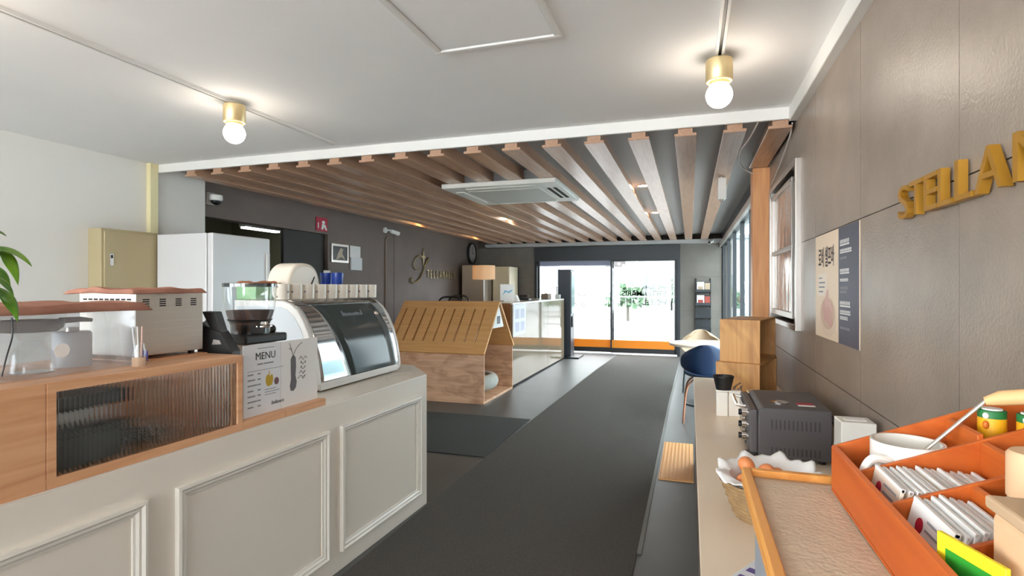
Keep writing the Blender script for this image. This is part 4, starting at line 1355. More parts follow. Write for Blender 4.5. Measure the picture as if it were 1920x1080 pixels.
MB().box(-0.575, -0.006, 0.028, DL - 0.028, 0.012, 0.055).build('base_rail', M_CASEW, dm, bevel=0.004)
for (a, b) in ((-0.52, 0.06), (-0.06, 0.06), (-0.52, DL - 0.06), (-0.06, DL - 0.06)):
    MB().cyl((a, b, 0), (a, b, 0.02), 0.02, 12).build('foot', M_BLACK, dm)
MB().box(-0.575, -0.235, 0.028, DL - 0.028, 0.485, 0.498).build('top_plate', M_CASEW, dm)
MB().box(-0.575, -0.56, 0.028, DL - 0.028, 0.055, 0.485).build('back_plate', M_CASEW, dm)


def gpt(s_, off=0.0):
    """point along the curved front, s 0..1 from bottom to top"""
    P = prof[1:9]
    f = s_ * (len(P) - 1)
    i = min(int(f), len(P) - 2)
    t_ = f - i
    a0, a1, a2, a3 = [Vector(P[max(0, min(len(P) - 1, i + q))]) for q in (-1, 0, 1, 2)]
    p = 0.5 * ((2 * a1) + (-a0 + a2) * t_ + (2 * a0 - 5 * a1 + 4 * a2 - a3) * t_ * t_ + (-a0 + 3 * a1 - 3 * a2 + a3) * t_ ** 3)
    return p.x - 0.008 + off, p.y


yl = lambda s_: 0.32 - 0.20 * s_
yr = lambda s_: 0.79 - 0.10 * s_ * s_


def gpanel(name, y0f, y1f, s0, s1, m, off=0.0):
    def fn(a, b):
        s_ = s0 + (s1 - s0) * b
        x_, z_ = gpt(s_, off)
        return (x_, y0f(s_) * (1 - a) + y1f(s_) * a, z_)
    MB().grid(fn, 8, 28).build(name, m, dm, smooth=True, solid=0.004)


gpanel('side_surround', lambda s_: 0.028, lambda s_: yl(s_) - 0.012, 0.02, 0.80, M_OVENLT)
gpanel('glass_seal', lambda s_: yl(s_) - 0.012, yl, 0.02, 0.80, M_OVENEDGE)
gpanel('front_glass', yl, yr, 0.02, 0.80, M_OVENGL)
gpanel('glass_seal', yr, lambda s_: yr(s_) + 0.018, 0.02, 0.80, M_OVENEDGE)
gpanel('side_surround', lambda s_: yr(s_) + 0.018, lambda s_: DL - 0.028, 0.02, 0.80, M_OVENLT)
gpanel('top_cowl', lambda s_: 0.028, lambda s_: DL - 0.028, 0.80, 1.0, mat('smoky_chrome', rgb(120, 118, 116), 0.18, 0.8), 0.002)
x_, z_ = gpt(0.60)
rr = random.Random(11)
mb = MB()
yq = 0.0
for q in range(12):
    wq = rr.uniform(0.010, 0.017)
    hq = 0.034 if q in (0, 11) else rr.uniform(0.016, 0.022)
    for e in range(2):
        mb.box(-0.0008, 0.0008, yq + e * wq * 0.7, yq + e * wq * 0.7 + 0.0035, 0, hq)
    mb.box(-0.0008, 0.0008, yq, yq + wq * 0.7, hq - 0.0035 if q % 2 else 0, hq if q % 2 else 0.0035)
    yq += wq + 0.004
mb.v = [(x_ + 0.006 - 0.55 * v[2] + v[0], 0.36 + v[1], z_ + v[2] * 0.83) for v in mb.v]
mb.build('brand_lettering', M_GREYBLUE, dm)
tag(MB().tube(bez([(-1.80, 3.02, ZT + 0.004), (-1.83, 3.12, ZT + 0.004), (-1.80, 3.22, ZT + 0.004), (-1.76, 3.26, ZT + 0.004)]), 0.004, 6).build('cable', M_CABLE, None, smooth=True), 'white power cable curling from under the bread display case', 'cable')

# mugs and other things on top of the display case
ZD = ZT + 0.50
mg = thing('mug', 'plain ivory mug with its handle showing at the end of the row', 'mug', (-2.20, 2.56, ZD), 0.0, 'ivory mugs in a row on the display case')
MB().ring([(0.001, 0.0), (0.036, 0.0), (0.040, 0.004), (0.041, 0.09), (0.038, 0.09), (0.036, 0.006), (0.001, 0.006)], n=28).build('cup', M_PORCE, mg, smooth=True)
MB().tube(bez([(0, -0.040, 0.074), (0, -0.066, 0.072), (0, -0.073, 0.045), (0, -0.062, 0.020), (0, -0.039, 0.018)], 5), 0.0055, 8).build('handle', M_PORCE, mg, smooth=True)
poly(oval(0.0, 0.045, 0.007, 0.007), (0.0405, 0, 0), YP, ZP, th=0.0008).build('emblem', M_INKL, mg)
for i in range(1, 9):
    dup(mg, (-2.20 + i * 0.012, 2.56 + i * 0.094, ZD), math.radians(-75), 'ivory mug in the row standing on the display case')
gb = thing('green_box', 'pale green plastic box on the display case under a brown cloth', 'box', (-2.40, 2.60, ZD + 0.0), 0.0)
MB().box(-0.07, 0.07, -0.10, 0.11, 0, 0.078).build('tub', M_GREENBOX, gb, bevel=0.006)
MB().box(-0.074, 0.074, -0.104, 0.114, 0.078, 0.084).build('lid', M_GREENBOX, gb, bevel=0.003)
cloth('folded_cloth', 'folded brown cloth lying on the pale green box', (-2.40, 2.60), 0.15, 0.22, ZD + 0.084, 0.014, 0, 0.0, mat('tan_brown_cloth', rgb(178, 116, 84), .9, var=.3, vscale=14, spec=.1), seed=9)
ts = thing('toaster', 'rounded cream toaster standing on the display case', 'toaster', (-2.40, 2.90, ZD))
ts.scale = (1.15, 1.15, 1.15)
bm_ = MB()
pr = []
for k_ in range(25):
    a = PI * k_ / 24
    pr.append((0.135 * math.copysign(abs(math.cos(a)) ** 0.75, math.cos(a)), 0.03 + 0.165 * math.sin(a) ** 0.8))
pr = [(-0.13, 0.01)] + pr[::-1] + [(0.13, 0.01)]
bm_.prism(pr, -0.075, 0.075, 'x')
bm_.build('body', M_CREAM, ts, bevel=0.025, seg=4, smooth=True)
MB().prism([(-.11, 0), (.11, 0), (.11, .012), (-.11, .012)], -.06, .06, 'x').build('base', M_BLACK, ts)
MB().tube([(0.0765, 0.03, 0.05), (0.0765, 0.075, 0.12)], 0.003, 6).build('lever_slot', M_BLACK, ts)
MB().box(0.0755, 0.085, -0.01, 0.012, 0.06, 0.068).build('lever', M_CREAM, ts, bevel=0.002)
bcup = thing('blue_cup', 'glossy blue cup behind the row of ivory mugs', 'cup', (-2.36, 3.17, ZD), group='blue cups behind the ivory mugs')
MB().ring([(0.001, 0.0), (0.032, 0.0), (0.035, 0.004), (0.040, 0.170), (0.037, 0.170), (0.033, 0.006), (0.001, 0.006)], n=24).build('cup', M_BLUE, bcup, smooth=True)
dup(bcup, (-2.27, 3.17, ZD))
pcd = thing('photo_card', 'small blue and white card leaning behind the blue cups', 'card', (-2.42, 3.27, ZD), 0.0)
MB().box(-0.002, 0.002, -0.045, 0.025, 0, 0.190).build('card', M_PAPER, pcd)
MB().box(0.002, 0.0028, -0.02, 0.015, 0.03, 0.12).build('print', mat('pale_blue_print', rgb(170, 206, 226), .6), pcd)
MB().box(-0.04, -0.002, -0.02, 0.0, 0, 0.003).build('easel_foot', M_PAPER, pcd)

# ------------------------------------------------------------------ pet house
ph = thing('pet_house', 'wooden pet house with slotted pitched roof and open front', 'pet house', (-2.39, 6.26, 0))
HW, HLn, EV, RG = 1.14, 1.38, 0.61, 1.225
MB().box(-HLn, 0, 0, 0.022, 0, EV).build('side_board', M_HOUSE, ph)
MB().box(-HLn, 0, HW - 0.022, HW, 0, EV).build('side_board', M_HOUSE, ph)
MB().box(-HLn, -0.002, 0.022, HW - 0.022, 0, 0.03).build('floor_board', M_HOUSE, ph)
MB().prism([(0.022, 0.03), (HW - 0.022, 0.03), (HW - 0.022, EV), (HW / 2, RG - 0.03), (0.022, EV)], -HLn, -HLn + 0.02, 'x').build('back_board', M_HOUSE, ph)
sl_ = Vector((0, HW / 2, RG - EV))
SLN = sl_.length


def roof_side(far):
    mb = MB()
    p0 = Vector((0, -0.012, EV - 0.012))
    d = Vector((0, HW / 2 + 0.012, RG - EV + 0.012)).normalized()
    n_ = Vector((0, -d.z, d.y))
    Lr = SLN + 0.016

    def slab(x0, x1, s0, s1):
        c = []
        for off in (0.0, 0.028):
            for (xx, ss) in ((x0, s0), (x1, s0), (x1, s1), (x0, s1)):
                c.append(Vector((xx, 0, 0)) + p0 + d * ss + n_ * off)
        if far:
            c = [Vector((v.x, HW - v.y, v.z)) for v in c]
        mb.add(c, [(0, 3, 2, 1), (4, 5, 6, 7), (0, 1, 5, 4), (1, 2, 6, 5), (2, 3, 7, 6), (3, 0, 4, 7)])
    xr, xl = 0.012, -HLn - 0.01
    if far:
        slab(xl, xr, 0, Lr)
    else:
        s0, s1 = Lr * 0.20, Lr * 0.84
        slab(xl, xr, 0, s0)
        slab(xl, xr, s1, Lr)
        xc = -0.155
        prev = xr
        for i in range(9):
            slab(xc + 0.011, prev, s0, s1)
            prev = xc - 0.011
            xc -= 0.143
        slab(xl, prev, s0, s1)
    mb.build('roof_board', M_HOUSEROOF, ph)


roof_side(False)
roof_side(True)
MB().prism([(HW / 2 - 0.21, 0.90), (HW / 2 + 0.21, 0.90), (HW / 2, RG - 0.012)], -0.03, -0.012, 'x').build('gable_board', M_PAPER, ph)
MB().box(-0.012, -0.008, HW / 2 - 0.06, HW / 2 + 0.06, 0.95, 1.05).build('name_plate', mat('dark_badge', rgb(64, 60, 58), .5), ph, bevel=0.004)
mb = MB()
for i in range(3):
    poly(rect(-0.035 + 0.008 * i, 0.975 + 0.022 * i, 0.035 - 0.008 * i, 0.983 + 0.022 * i), (-0.008, HW / 2, 0), YP, ZP, mb=mb)
mb.build('badge_lines', M_INKL, ph)
cu = thing('pet_cushion', 'pale grey plush cushion lying inside the pet house', 'cushion', (-2.80, 6.83, 0.03))
cu.scale = (1.0, 1.0, 1.15)
MB().ell((0, 0, 0.10), 0.36, 0.42, 0.10, 28, 12).build('pad', M_CUSHION, cu, smooth=True)
MB().ring([(0.28 + 0.09 * math.cos(a), 0.13 + 0.085 * math.sin(a)) for a in [2 * PI * k_ / 12 for k_ in range(12)]], n=32, sy=1.15).build('rim', M_CUSHION, cu, smooth=True)

# ------------------------------------------------------------------ reception desk
rd = thing('reception_desk', 'long reception desk with polished glass front', 'reception desk', (-2.41, 7.465, 0))
RL, RH = 3.35, 1.21
MB().box(-0.70, -0.025, 0, RL, 0.03, RH - 0.03).build('carcass', mat('desk_wood', rgb(150, 122, 94), .45), rd)
MB().box(-0.72, -0.0, 0.0, RL, RH - 0.03, RH - 0.002).build('worktop', mat('pale_desk_top', rgb(214, 210, 202), .2), rd, bevel=0.003)
MB().box(-0.68, -0.05, 0.02, RL - 0.02, 0, 0.03).build('plinth', M_BLACK, rd)
for (a, b) in ((0, 2.02), (2.026, RL)):
    MB().box(-0.022, 0, a, b, 0.028, RH - 0.031).build('glass_panel', M_DESKGL, rd)
MB().box(-0.70, -0.03, -0.018, -0.001, 0.03, RH - 0.01).build('end_board', wood('walnut_end', rgb(150, 104, 66), rgb(124, 82, 50), 2), rd)
nt_ = thing('notice', 'pale lilac notice sheet on the glass front of the reception desk', 'notice', (-2.4098, 7.50, 0.72))
MB().box(0, 0.002, 0, 0.62, 0, 0.46).build('sheet', mat('pale_lilac_paper', rgb(222, 220, 228), .5), nt_)
mb = MB()
for i in range(2):
    for j in range(2):
        poly(rect(0.08 + i * 0.26, 0.06 + j * 0.19, 0.28 + i * 0.26, 0.20 + j * 0.19), (0.002, 0, 0), YP, ZP, mb=mb)
mb.build('printed_boxes', mat('lilac_print', rgb(190, 188, 204), .6), nt_)
DZ = RH - 0.002


def on_desk(u, dx):
    q = onX(u, 540, -2.41 - dx)
    return q.x, q.y, DZ


x_, y_, _ = on_desk(951, 0.30)
t = thing('desk_sign', 'white desk sign with pale blue picture on the reception desk', 'sign', (x_, y_, DZ), math.radians(18))
MB().box(-0.11, 0.11, -0.006, 0.006, 0.02, 0.27).build('board', M_PAPER, t, bevel=0.003)
MB().box(-0.05, 0.05, -0.05, 0.05, 0, 0.02).build('foot', M_WHITE, t)
poly([(-.07, .10), (-.02, .15), (.03, .13), (.08, .17), (.08, .19), (.02, .16), (-.04, .18)], (0, -0.0065, 0), XP, ZP).build('picture', mat('sky_blue_print', rgb(130, 186, 214), .6), t)
x_, y_, _ = on_desk(968, 0.20)
t = thing('card_stand', 'small white folded card on the reception desk', 'card', (x_, y_, DZ))
MB().prism([(-.05, 0), (.05, 0), (.006, .10), (-.006, .10)], -.05, .05, 'y').build('tent', M_PAPER, t)
mb = poly(rect(-.03, .03, .03, .04), (0.028, 0, 0), YP, ZP)
mb.build('print_line', M_INK, t)
x_, y_, _ = on_desk(985, 0.35)
t = thing('telephone', 'black desk telephone on the reception desk', 'telephone', (x_, y_, DZ))
MB().prism([(-.09, 0), (.09, 0), (.09, .025), (-.09, .06)], -.09, .09, 'y').build('base', M_BLACK, t, bevel=0.004)
MB().box(-.09, .07, -.085, -.035, .062, .09).build('handset', M_BLACK, t, bevel=0.012)
x_, y_, _ = on_desk(1024, 0.25)
t = thing('tissue_box', 'brown cardboard tissue box on the reception desk', 'box', (x_, y_, DZ))
MB().box(-.07, .07, -.13, .13, 0, .10).build('carton', mat('brown_card', rgb(122, 108, 94), .7), t, bevel=0.003)
MB().ell((0, 0, .105), .02, .05, .02, 10, 6).build('tissue', M_PAPER, t, smooth=True)
x_, y_, _ = on_desk(1046, 0.14)
t = thing('card_dispenser', 'white upright leaflet holder at the far end of the reception desk', 'leaflet holder', (x_, y_, DZ))
MB().box(-.05, .05, -.05, .05, 0, .08).build('base', M_PAPER, t, bevel=0.003)
MB().box(-.03, -.01, -.04, .04, .08, .25).build('back_plate', M_PAPER, t)

# floor lamp & cabinets behind the desk
cb = thing('filing_cabinet', 'tall taupe cabinet behind the reception desk', 'cabinet', (-4.12, 10.75, 0))
MB().box(-0.48, 0.0, 0, 0.55, 0, 1.90).build('body', M_BEIGECAB2, cb, bevel=0.004)
MB().box(0.0, 0.018, 0.01, 0.272, 0.05, 1.88).build('door', M_BEIGECAB2, cb, bevel=0.003)
MB().box(0.0, 0.018, 0.278, 0.54, 0.05, 1.88).build('door', M_BEIGECAB2, cb, bevel=0.003)
MB().box(0.018, 0.03, 0.24, 0.26, 0.95, 1.1).build('handle', M_ALU, cb)
cb = thing('filing_cabinet', 'tall cream cabinet behind the reception desk beside the taupe one', 'cabinet', (-3.69, 11.2, 0))
MB().box(-0.38, 0.0, 0, 0.6, 0, 1.88).build('body', M_CREAMCAB, cb, bevel=0.004)
MB().box(-0.37, -0.01, -0.018, 0.0, 0.05, 1.86).build('door', M_CREAMCAB, cb, bevel=0.003)
MB().box(-0.06, -0.04, -0.03, -0.018, 0.95, 1.1).build('handle', M_ALU, cb)
lpp = onY(907, 540, 9.6)
lm = thing('floor_lamp', 'floor lamp with glowing cream drum shade behind the pet house', 'lamp', (lpp.x, 9.6, 0))
zt, zb = onY(907, 498, 9.6).z, onY(907, 524, 9.6).z
rw = (onY(927, 540, 9.6).x - onY(887, 540, 9.6).x) / 2
MB().lathe([(0.14, 0), (0.14, 0.02), (0.02, 0.03)], n=28).build('base', M_ALU, lm, smooth=True)
MB().cyl((0, 0, 0.02), (0, 0, zb + 0.05), 0.011, 10).build('pole', M_ALU, lm, smooth=True)
MB().ring([(rw, zb), (rw, zt), (rw - 0.004, zt), (rw - 0.004, zb)], n=36).build('shade', M_SHADE, lm, smooth=True)
MB().ell((0, 0, (zt + zb) / 2), 0.035, 0.035, 0.045, 14, 10).build('bulb', mat('lamp_bulb', (1, 1, 1, 1), .5, emit=(1, .88, .74, 1), estr=12), lm, smooth=True)
MB().cyl((-rw + 0.004, 0, zb + 0.05), (rw - 0.004, 0, zb + 0.05), 0.004, 6).build('spider', M_ALU, lm)
for q, (u, lab) in enumerate(((846, 'black office chair top showing over the pet house roof beside the lamp'), (862, 'second black office chair top showing over the pet house roof'))):
    p_ = onY(u, 540, 8.7 + 1.3 * q)
    oc = thing('office_chair', lab, 'chair', (p_.x, p_.y, 0), math.radians(200))
    MB().box(-0.23, 0.23, -0.22, 0.22, 0.43, 0.50).build('seat', M_BLACK, oc, bevel=0.025)
    MB().tube(bez([(-0.20, 0.22, 0.62), (-0.19, 0.24, 1.18), (0, 0.26, 1.27), (0.19, 0.24, 1.18), (0.20, 0.22, 0.62)]), 0.016, 8).build('back_frame', M_BLACK, oc, smooth=True)
    MB().box(-0.18, 0.18, 0.225, 0.24, 0.62, 1.17).build('backrest', M_BLACK, oc, bevel=0.005)
    MB().cyl((0, 0, 0.08), (0, 0, 0.43), 0.03, 12).build('column', M_BLACKM, oc)
    MB().tube([(0, 0.2, 0.46), (0, 0.24, 0.64)], 0.02, 8).build('back_arm', M_BLACKM, oc)
    for i in range(5):
        a = 2 * PI * i / 5
        MB().tube([(0, 0, 0.09), (0.27 * math.cos(a), 0.27 * math.sin(a), 0.065), (0.29 * math.cos(a), 0.29 * math.sin(a), 0.0)], [0.022, 0.016, 0.022], 8).build('leg', M_BLACKM, oc)

# kiosk
kk = thing('check_in_kiosk', 'tall black self check-in kiosk at the end of the reception desk', 'kiosk', (-2.34, 11.05, 0))
MB().box(-0.22, 0.22, -0.20, 0.35, 0, 0.03).build('base', M_BLACKM, kk, bevel=0.004)
MB().box(-0.24, 0.03, -0.05, 0.30, 0.03, 1.80).build('body', mat('black_kiosk', rgb(34, 44, 54), .35), kk, bevel=0.006)
MB().box(0.03, 0.045, -0.03, 0.28, 0.9, 1.75).build('screen', mat('kiosk_screen', rgb(120, 140, 146), .08, spec=.8), kk, bevel=0.002)
MB().box(0.03, 0.06, 0.0, 0.12, 0.62, 0.84).build('card_reader', M_BLACK, kk, bevel=0.004)
MB().box(0.03, 0.05, 0.16, 0.26, 0.66, 0.82).build('printer_slot', M_ALU, kk, bevel=0.004)

# ------------------------------------------------------------------ seating by the glass wall
def shell_chair(name, label, loc, rz, m, legm):
    c = thing(name, label, 'chair', loc, rz)

    def back(a, b):
        q = (a - 0.5) * 2
        zz = 0.50 + 0.33 * b
        wd_ = 0.265 * (1 - abs(2 * b - 0.9) ** 3.2 * 0.42)
        x_ = wd_ * q
        y_ = -0.20 - 0.07 * b + 0.20 * abs(q) ** 2.4
        zz -= 0.09 * abs(q) ** 3 * (b - 0.2)
        return (x_, y_, zz)
    MB().grid(back, 24, 12).build('backrest', m, c, smooth=True, solid=0.022, subd=1)

    def seat(a, b):
        q = (a - 0.5) * 2
        x_ = 0.235 * q * (1 - 0.12 * b)
        y_ = -0.21 + 0.45 * b
        return (x_, y_, 0.452 + 0.05 * abs(q) ** 2.5 + 0.05 * max(0, 0.3 - b) / 0.3)
    MB().grid(seat, 18, 14).build('seat', m, c, smooth=True, solid=0.02, subd=1)
    for sx in (-1, 1):
        MB().tube(bez([(sx * 0.12, -0.08, 0.445), (sx * 0.20, -0.18, 0.34), (sx * 0.235, -0.25, 0.0)], 5), 0.011, 8).build('leg', legm, c, smooth=True)
        MB().tube(bez([(sx * 0.12, 0.10, 0.445), (sx * 0.20, 0.18, 0.34), (sx * 0.23, 0.24, 0.0)], 5), 0.011, 8).build('leg', legm, c, smooth=True)
    MB().box(-0.13, 0.13, -0.10, 0.12, 0.43, 0.448).build('seat_frame', legm, c)
    return c


M_COPPER = mat('copper_tube', rgb(150, 100, 76), .3, .8)
shell_chair('shell_chair', 'navy blue shell chair with copper legs beside the carpet runner', (0.165, 6.30, 0), 0.0, M_NAVY, M_COPPER)
shell_chair('shell_chair', 'beige shell chair across the round table', (0.14, 8.05, 0), PI, M_BEIGEPL, M_BLACKM)
tb = thing('round_table', 'round pale cafe table between the navy and beige chairs', 'table', (0.17, 7.12, 0))
MB().lathe([(0.40, 0.715), (0.42, 0.72), (0.42, 0.742), (0.41, 0.748)], n=48).build('tabletop', mat('pale_table_top', rgb(216, 202, 186), .35), tb, smooth=True)
MB().cyl((0, 0, 0.02), (0, 0, 0.716), 0.03, 16).build('pedestal', M_BLACKM, tb, smooth=True)
MB().lathe([(0.24, 0.0), (0.24, 0.015), (0.03, 0.03)], n=32).build('base', M_BLACKM, tb, smooth=True)
vsn = thing('white_vase', 'rounded white vase on the round cafe table', 'vase', (0.43, 7.20, 0.748))
MB().lathe([(0.03, 0), (0.05, 0.03), (0.055, 0.07), (0.035, 0.115), (0.03, 0.12), (0.001, 0.115)], n=24).build('body', M_PORC, vsn, smooth=True)
MB().ring([(0.030, 0.118), (0.036, 0.122), (0.030, 0.126)], n=24).build('lip', M_PORC, vsn, smooth=True)

# brochure rack by the end wall
br = thing('brochure_rack', 'black stepped brochure rack against the slate end wall', 'rack', (0.25, 11.78, 0))
for sx in (-0.14, 0.14):
    MB().tube([(sx, 0.13, 0), (sx, 0.13, 1.62)], 0.012, 8).build('upright', M_BLACKM, br)
MB().box(-0.18, 0.18, -0.06, 0.15, 0, 0.02).build('base', M_BLACKM, br)
for i, z_ in enumerate((0.55, 0.80, 1.05, 1.32)):
    MB().box(-0.15, 0.15, 0.0 - 0.06, 0.12, z_, z_ + 0.012).box(-0.15, 0.15, -0.06, -0.05, z_, z_ + 0.07).box(-0.15, 0.15, 0.10, 0.12, z_, z_ + 0.22).build('shelf', M_BLACKM, br)
for (z_, lab, c1, c2) in ((1.332, 'white and tan brochures on the top step of black rack', M_PAPER, M_BEIGEPL), (1.062, 'red and white brochures on the middle step of black rack', M_PAPER, mat('brick_red_print', rgb(160, 70, 60), .6))):
    t = thing('brochure', lab, 'brochure', (0.25, 11.80, z_))
    MB().box(-0.12, 0.02, -0.02, 0.05, 0, 0.21).build('leaflets', c1, t)
    MB().box(0.03, 0.13, -0.02, 0.05, 0, 0.19).build('leaflets', c2, t)
    MB().box(-0.10, 0.0, -0.022, -0.02, 0.05, 0.12).build('printed_photo', c2, t)

# ------------------------------------------------------------------ self-service counter (right)
ZR = 0.70
rc = thing('service_counter', 'long low self-service counter with beige worktop along the stone wall', 'counter', (0.025, -1.6, 0))
MB().box(0.012, 0.585, 0, 6.26, 0.0, ZR - 0.035).build('body', mat('grey_brown_panel', rgb(126, 116, 106), .5), rc)
MB().box(0.0, 0.594, 0, 6.28, ZR - 0.035, ZR).build('worktop', M_TOPCREAM, rc, bevel=0.003)


def crate(label, loc, rz, h_, w_=0.235, l_=0.50):
    """open on its right side; the solid end board faces the aisle"""
    c = thing('wooden_crate', label, 'crate', loc, rz, None)
    t_ = 0.012
    MB().box(-w_, 0, 0, t_, 0, h_).build('end_board', M_PINE, c, bevel=0.0015)
    MB().box(-w_, 0, l_ - t_, l_, 0, h_).build('end_board', M_PINE, c, bevel=0.0015)
    MB().box(-w_, 0, t_, l_ - t_, 0, t_).build('bottom_board', M_PINE, c)
    MB().box(-w_, 0, t_, l_ - t_, h_ - t_, h_).build('top_board', M_PINE, c)
    MB().box(-w_, -w_ + t_, t_, l_ - t_, t_, h_ - t_).build('back_board', M_PINE, c)
    return c


AC = math.radians(-18)
crate('pine crate forming the base of the crate stack by the oak column', (0.395, 3.575, ZR), AC, 0.262, 0.255, 0.51)
crate('pine crate stacked on top of another crate by the oak column', (0.400, 3.61, ZR + 0.262), AC, 0.262, 0.235, 0.47)

for (x0, lab) in ((0.140, 'white square canister with black bowl on top beyond the oven'), (0.205, 'white square canister beside the black bowl canister')):
    t = thing('canister', lab, 'canister', (x0, 3.30, ZR))
    MB().box(0, 0.062, 0, 0.065, 0, 0.135).build('body', M_PORC, t, bevel=0.005)
    MB().box(-0.002, 0.064, -0.002, 0.067, 0.135, 0.145).build('lid', M_PORC, t, bevel=0.003)
t = thing('black_bowl', 'black plastic bowl standing on the white canister', 'bowl', (0.180, 3.335, ZR + 0.145))
MB().ring([(0.001, 0), (0.040, 0.0), (0.055, 0.072), (0.052, 0.072), (0.037, 0.004), (0.001, 0.004)], n=28).build('bowl', M_BLACK, t, smooth=True)
MB().ring([(0.052, 0.070), (0.057, 0.072), (0.057, 0.078), (0.052, 0.078)], n=28).build('rim', M_BLACK, t, smooth=True)
t = thing('serving_tongs', 'chrome serving tongs lying on the white canister', 'tongs', (0.262, 3.30, ZR + 0.145))
MB().tube(bez([(0, 0.0, 0.004), (0.01, 0.03, 0.022), (0.02, 0.10, 0.03)]), 0.006, 8).build('arm', M_CHROME, t, smooth=True)
MB().tube(bez([(-0.03, 0.0, 0.004), (-0.02, 0.03, 0.022), (0.01, 0.10, 0.03)]), 0.006, 8).build('arm', M_CHROME, t, smooth=True)
MB().ell((0.0, -0.005, 0.010), 0.012, 0.02, 0.008, 12, 8).build('tip', M_CHROME, t, smooth=True)
for i in range(3):
    t = thing('serving_tray', ('wooden serving tray at the bottom of the tray stack behind the oven', 'wooden serving tray in the middle of the tray stack behind the oven', 'wooden serving tray on top of the tray stack behind the oven')[i], 'tray', (0.30, 3.02 + 0.03 * i, ZR + 0.052 * i))
    MB().box(0, 0.22, 0, 0.24, 0, 0.006).build('bottom', M_PINE, t)
    MB().box(0, 0.22, 0, 0.010, 0.006, 0.052).box(0, 0.22, 0.23, 0.24, 0.006, 0.052).box(0, 0.010, 0.01, 0.23, 0.006, 0.052).box(0.21, 0.22, 0.01, 0.23, 0.006, 0.052).build('rim', mat('pale_maple', rgb(226, 200, 160), .5), t, bevel=0.002)

# toaster oven
to = thing('toaster_oven', 'dark grey enamelled toaster oven facing the aisle', 'toaster oven', (0.235, 2.50, ZR))
TL, TD, TH = 0.43, 0.31, 0.222
MB().prism([(0.035, 0.014), (TD, 0.014), (TD, TH), (0.055, TH), (0.035, TH - 0.02)], 0, TL, 'y').build('casing', M_DKGREY, to, bevel=0.006)
MB().box(0.0, 0.035, 0.0, TL, 0.02, TH - 0.012).build('front_bezel', M_DKGREY, to, bevel=0.008)
for (a, b) in ((0.03, 0.03), (TD - 0.03, 0.03), (0.03, TL - 0.03), (TD - 0.03, TL - 0.03)):
    MB().cyl((a, b, 0), (a, b, 0.016), 0.014, 12).build('foot', M_BLACK, to)
MB().box(-0.02, 0.03, -0.004, 0.03, 0.016, 0.034).build('crumb_tray', M_BLACK, to, bevel=0.003)
MB().box(-0.004, 0.0, 0.13, TL - 0.02, 0.035, TH - 0.035).build('door_glass', M_OVENGL, to)
MB().tube([(0, 0.16, TH - 0.03), (-0.035, 0.16, TH - 0.025), (-0.035, TL - 0.04, TH - 0.025), (0, TL - 0.04, TH - 0.03)], 0.007, 8).build('door_handle', M_CHROME, to, smooth=True)
for z_ in (0.185, 0.135, 0.085):
    kb = MB().cyl((-0.024, 0.065, z_), (0.0, 0.065, z_), 0.020, 20).build('knob', M_CHROME, to, smooth=True)
    MB().cyl((-0.036, 0.065, z_), (-0.024, 0.065, z_), 0.013, 16).build('knob_cap', M_BLACK, kb, smooth=True)
M_SLOT = mat('dark_slot', rgb(62, 58, 60), .6)
for i in range(12):
    for (z0, z1) in ((0.135, 0.175), (0.03, 0.06)):
        MB().box(0.085 + i * 0.016, 0.091 + i * 0.016, -0.0010, 0.001, z0, z1).build('vent_slot', M_SLOT, to)
MB().lathe([(0.038, TH), (0.038, TH + 0.004), (0.030, TH + 0.005), (0.001, TH + 0.003)], c=(0.135, 0.13, 0), n=28).build('steam_vent', M_CHROME, to, smooth=True)
MB().box(0.20, 0.265, 0.10, 0.15, TH, TH + 0.0008).build('warning_label', M_RED, to)
MB().box(0.20, 0.265, 0.075, 0.10, TH, TH + 0.0008).build('label_text_band', M_PAPER, to)
tag(MB().tube(bez([(0.555, 2.56, ZR + 0.19), (0.568, 2.50, ZR + 0.12), (0.575, 2.46, ZR + 0.06), (0.575, 2.50, ZR + 0.012), (0.580, 2.7, ZR + 0.008), (0.60, 2.8, ZR + 0.008)]), 0.007, 8).build('power_cord', M_BLACK, None, smooth=True), 'black power cord hanging behind the toaster oven', 'cord')
t = thing('white_carton', 'tall white carton against the stone wall beside the oven', 'carton', (0.488, 2.12, ZR))
MB().box(0, 0.105, 0, 0.10, 0, 0.265).build('carton', M_PORC, t, bevel=0.003)
MB().box(0.02, 0.085, 0.03, 0.07, 0.265, 0.267).build('lid_flap', M_PAPER, t)


# egg basket
def basket(label, loc, r, h_):
    b = thing('wicker_basket', label, 'basket', loc)
    MB().lathe([(r * 0.70, 0.0), (r * 0.70, 0.008)], n=28).build('bottom', M_WICK, b)
    n = 9
    for i in range(n):
        z_ = 0.012 + (h_ - 0.016) * i / (n - 1)
        rr = r * (0.72 + 0.28 * i / (n - 1))
        MB().tube([(rr * math.cos(a) * (1 + 0.02 * (-1) ** (k_ + i)), rr * math.sin(a) * (1 + 0.02 * (-1) ** (k_ + i)), z_) for k_, a in enumerate([2 * PI * q / 32 for q in range(33)])], 0.0065, 6).build('weave', M_WICK, b, smooth=True)
    for k_ in range(16):
        a = 2 * PI * k_ / 16
        MB().tube([(r * .70 * math.cos(a), r * .70 * math.sin(a), 0.004), (r * math.cos(a), r * math.sin(a), h_)], 0.004, 5).build('stake', M_WICK, b)
    return b


EB = Vector((0.232, 1.885, ZR))
basket('round wicker basket of brown eggs lined with white paper', EB, 0.135, 0.115)


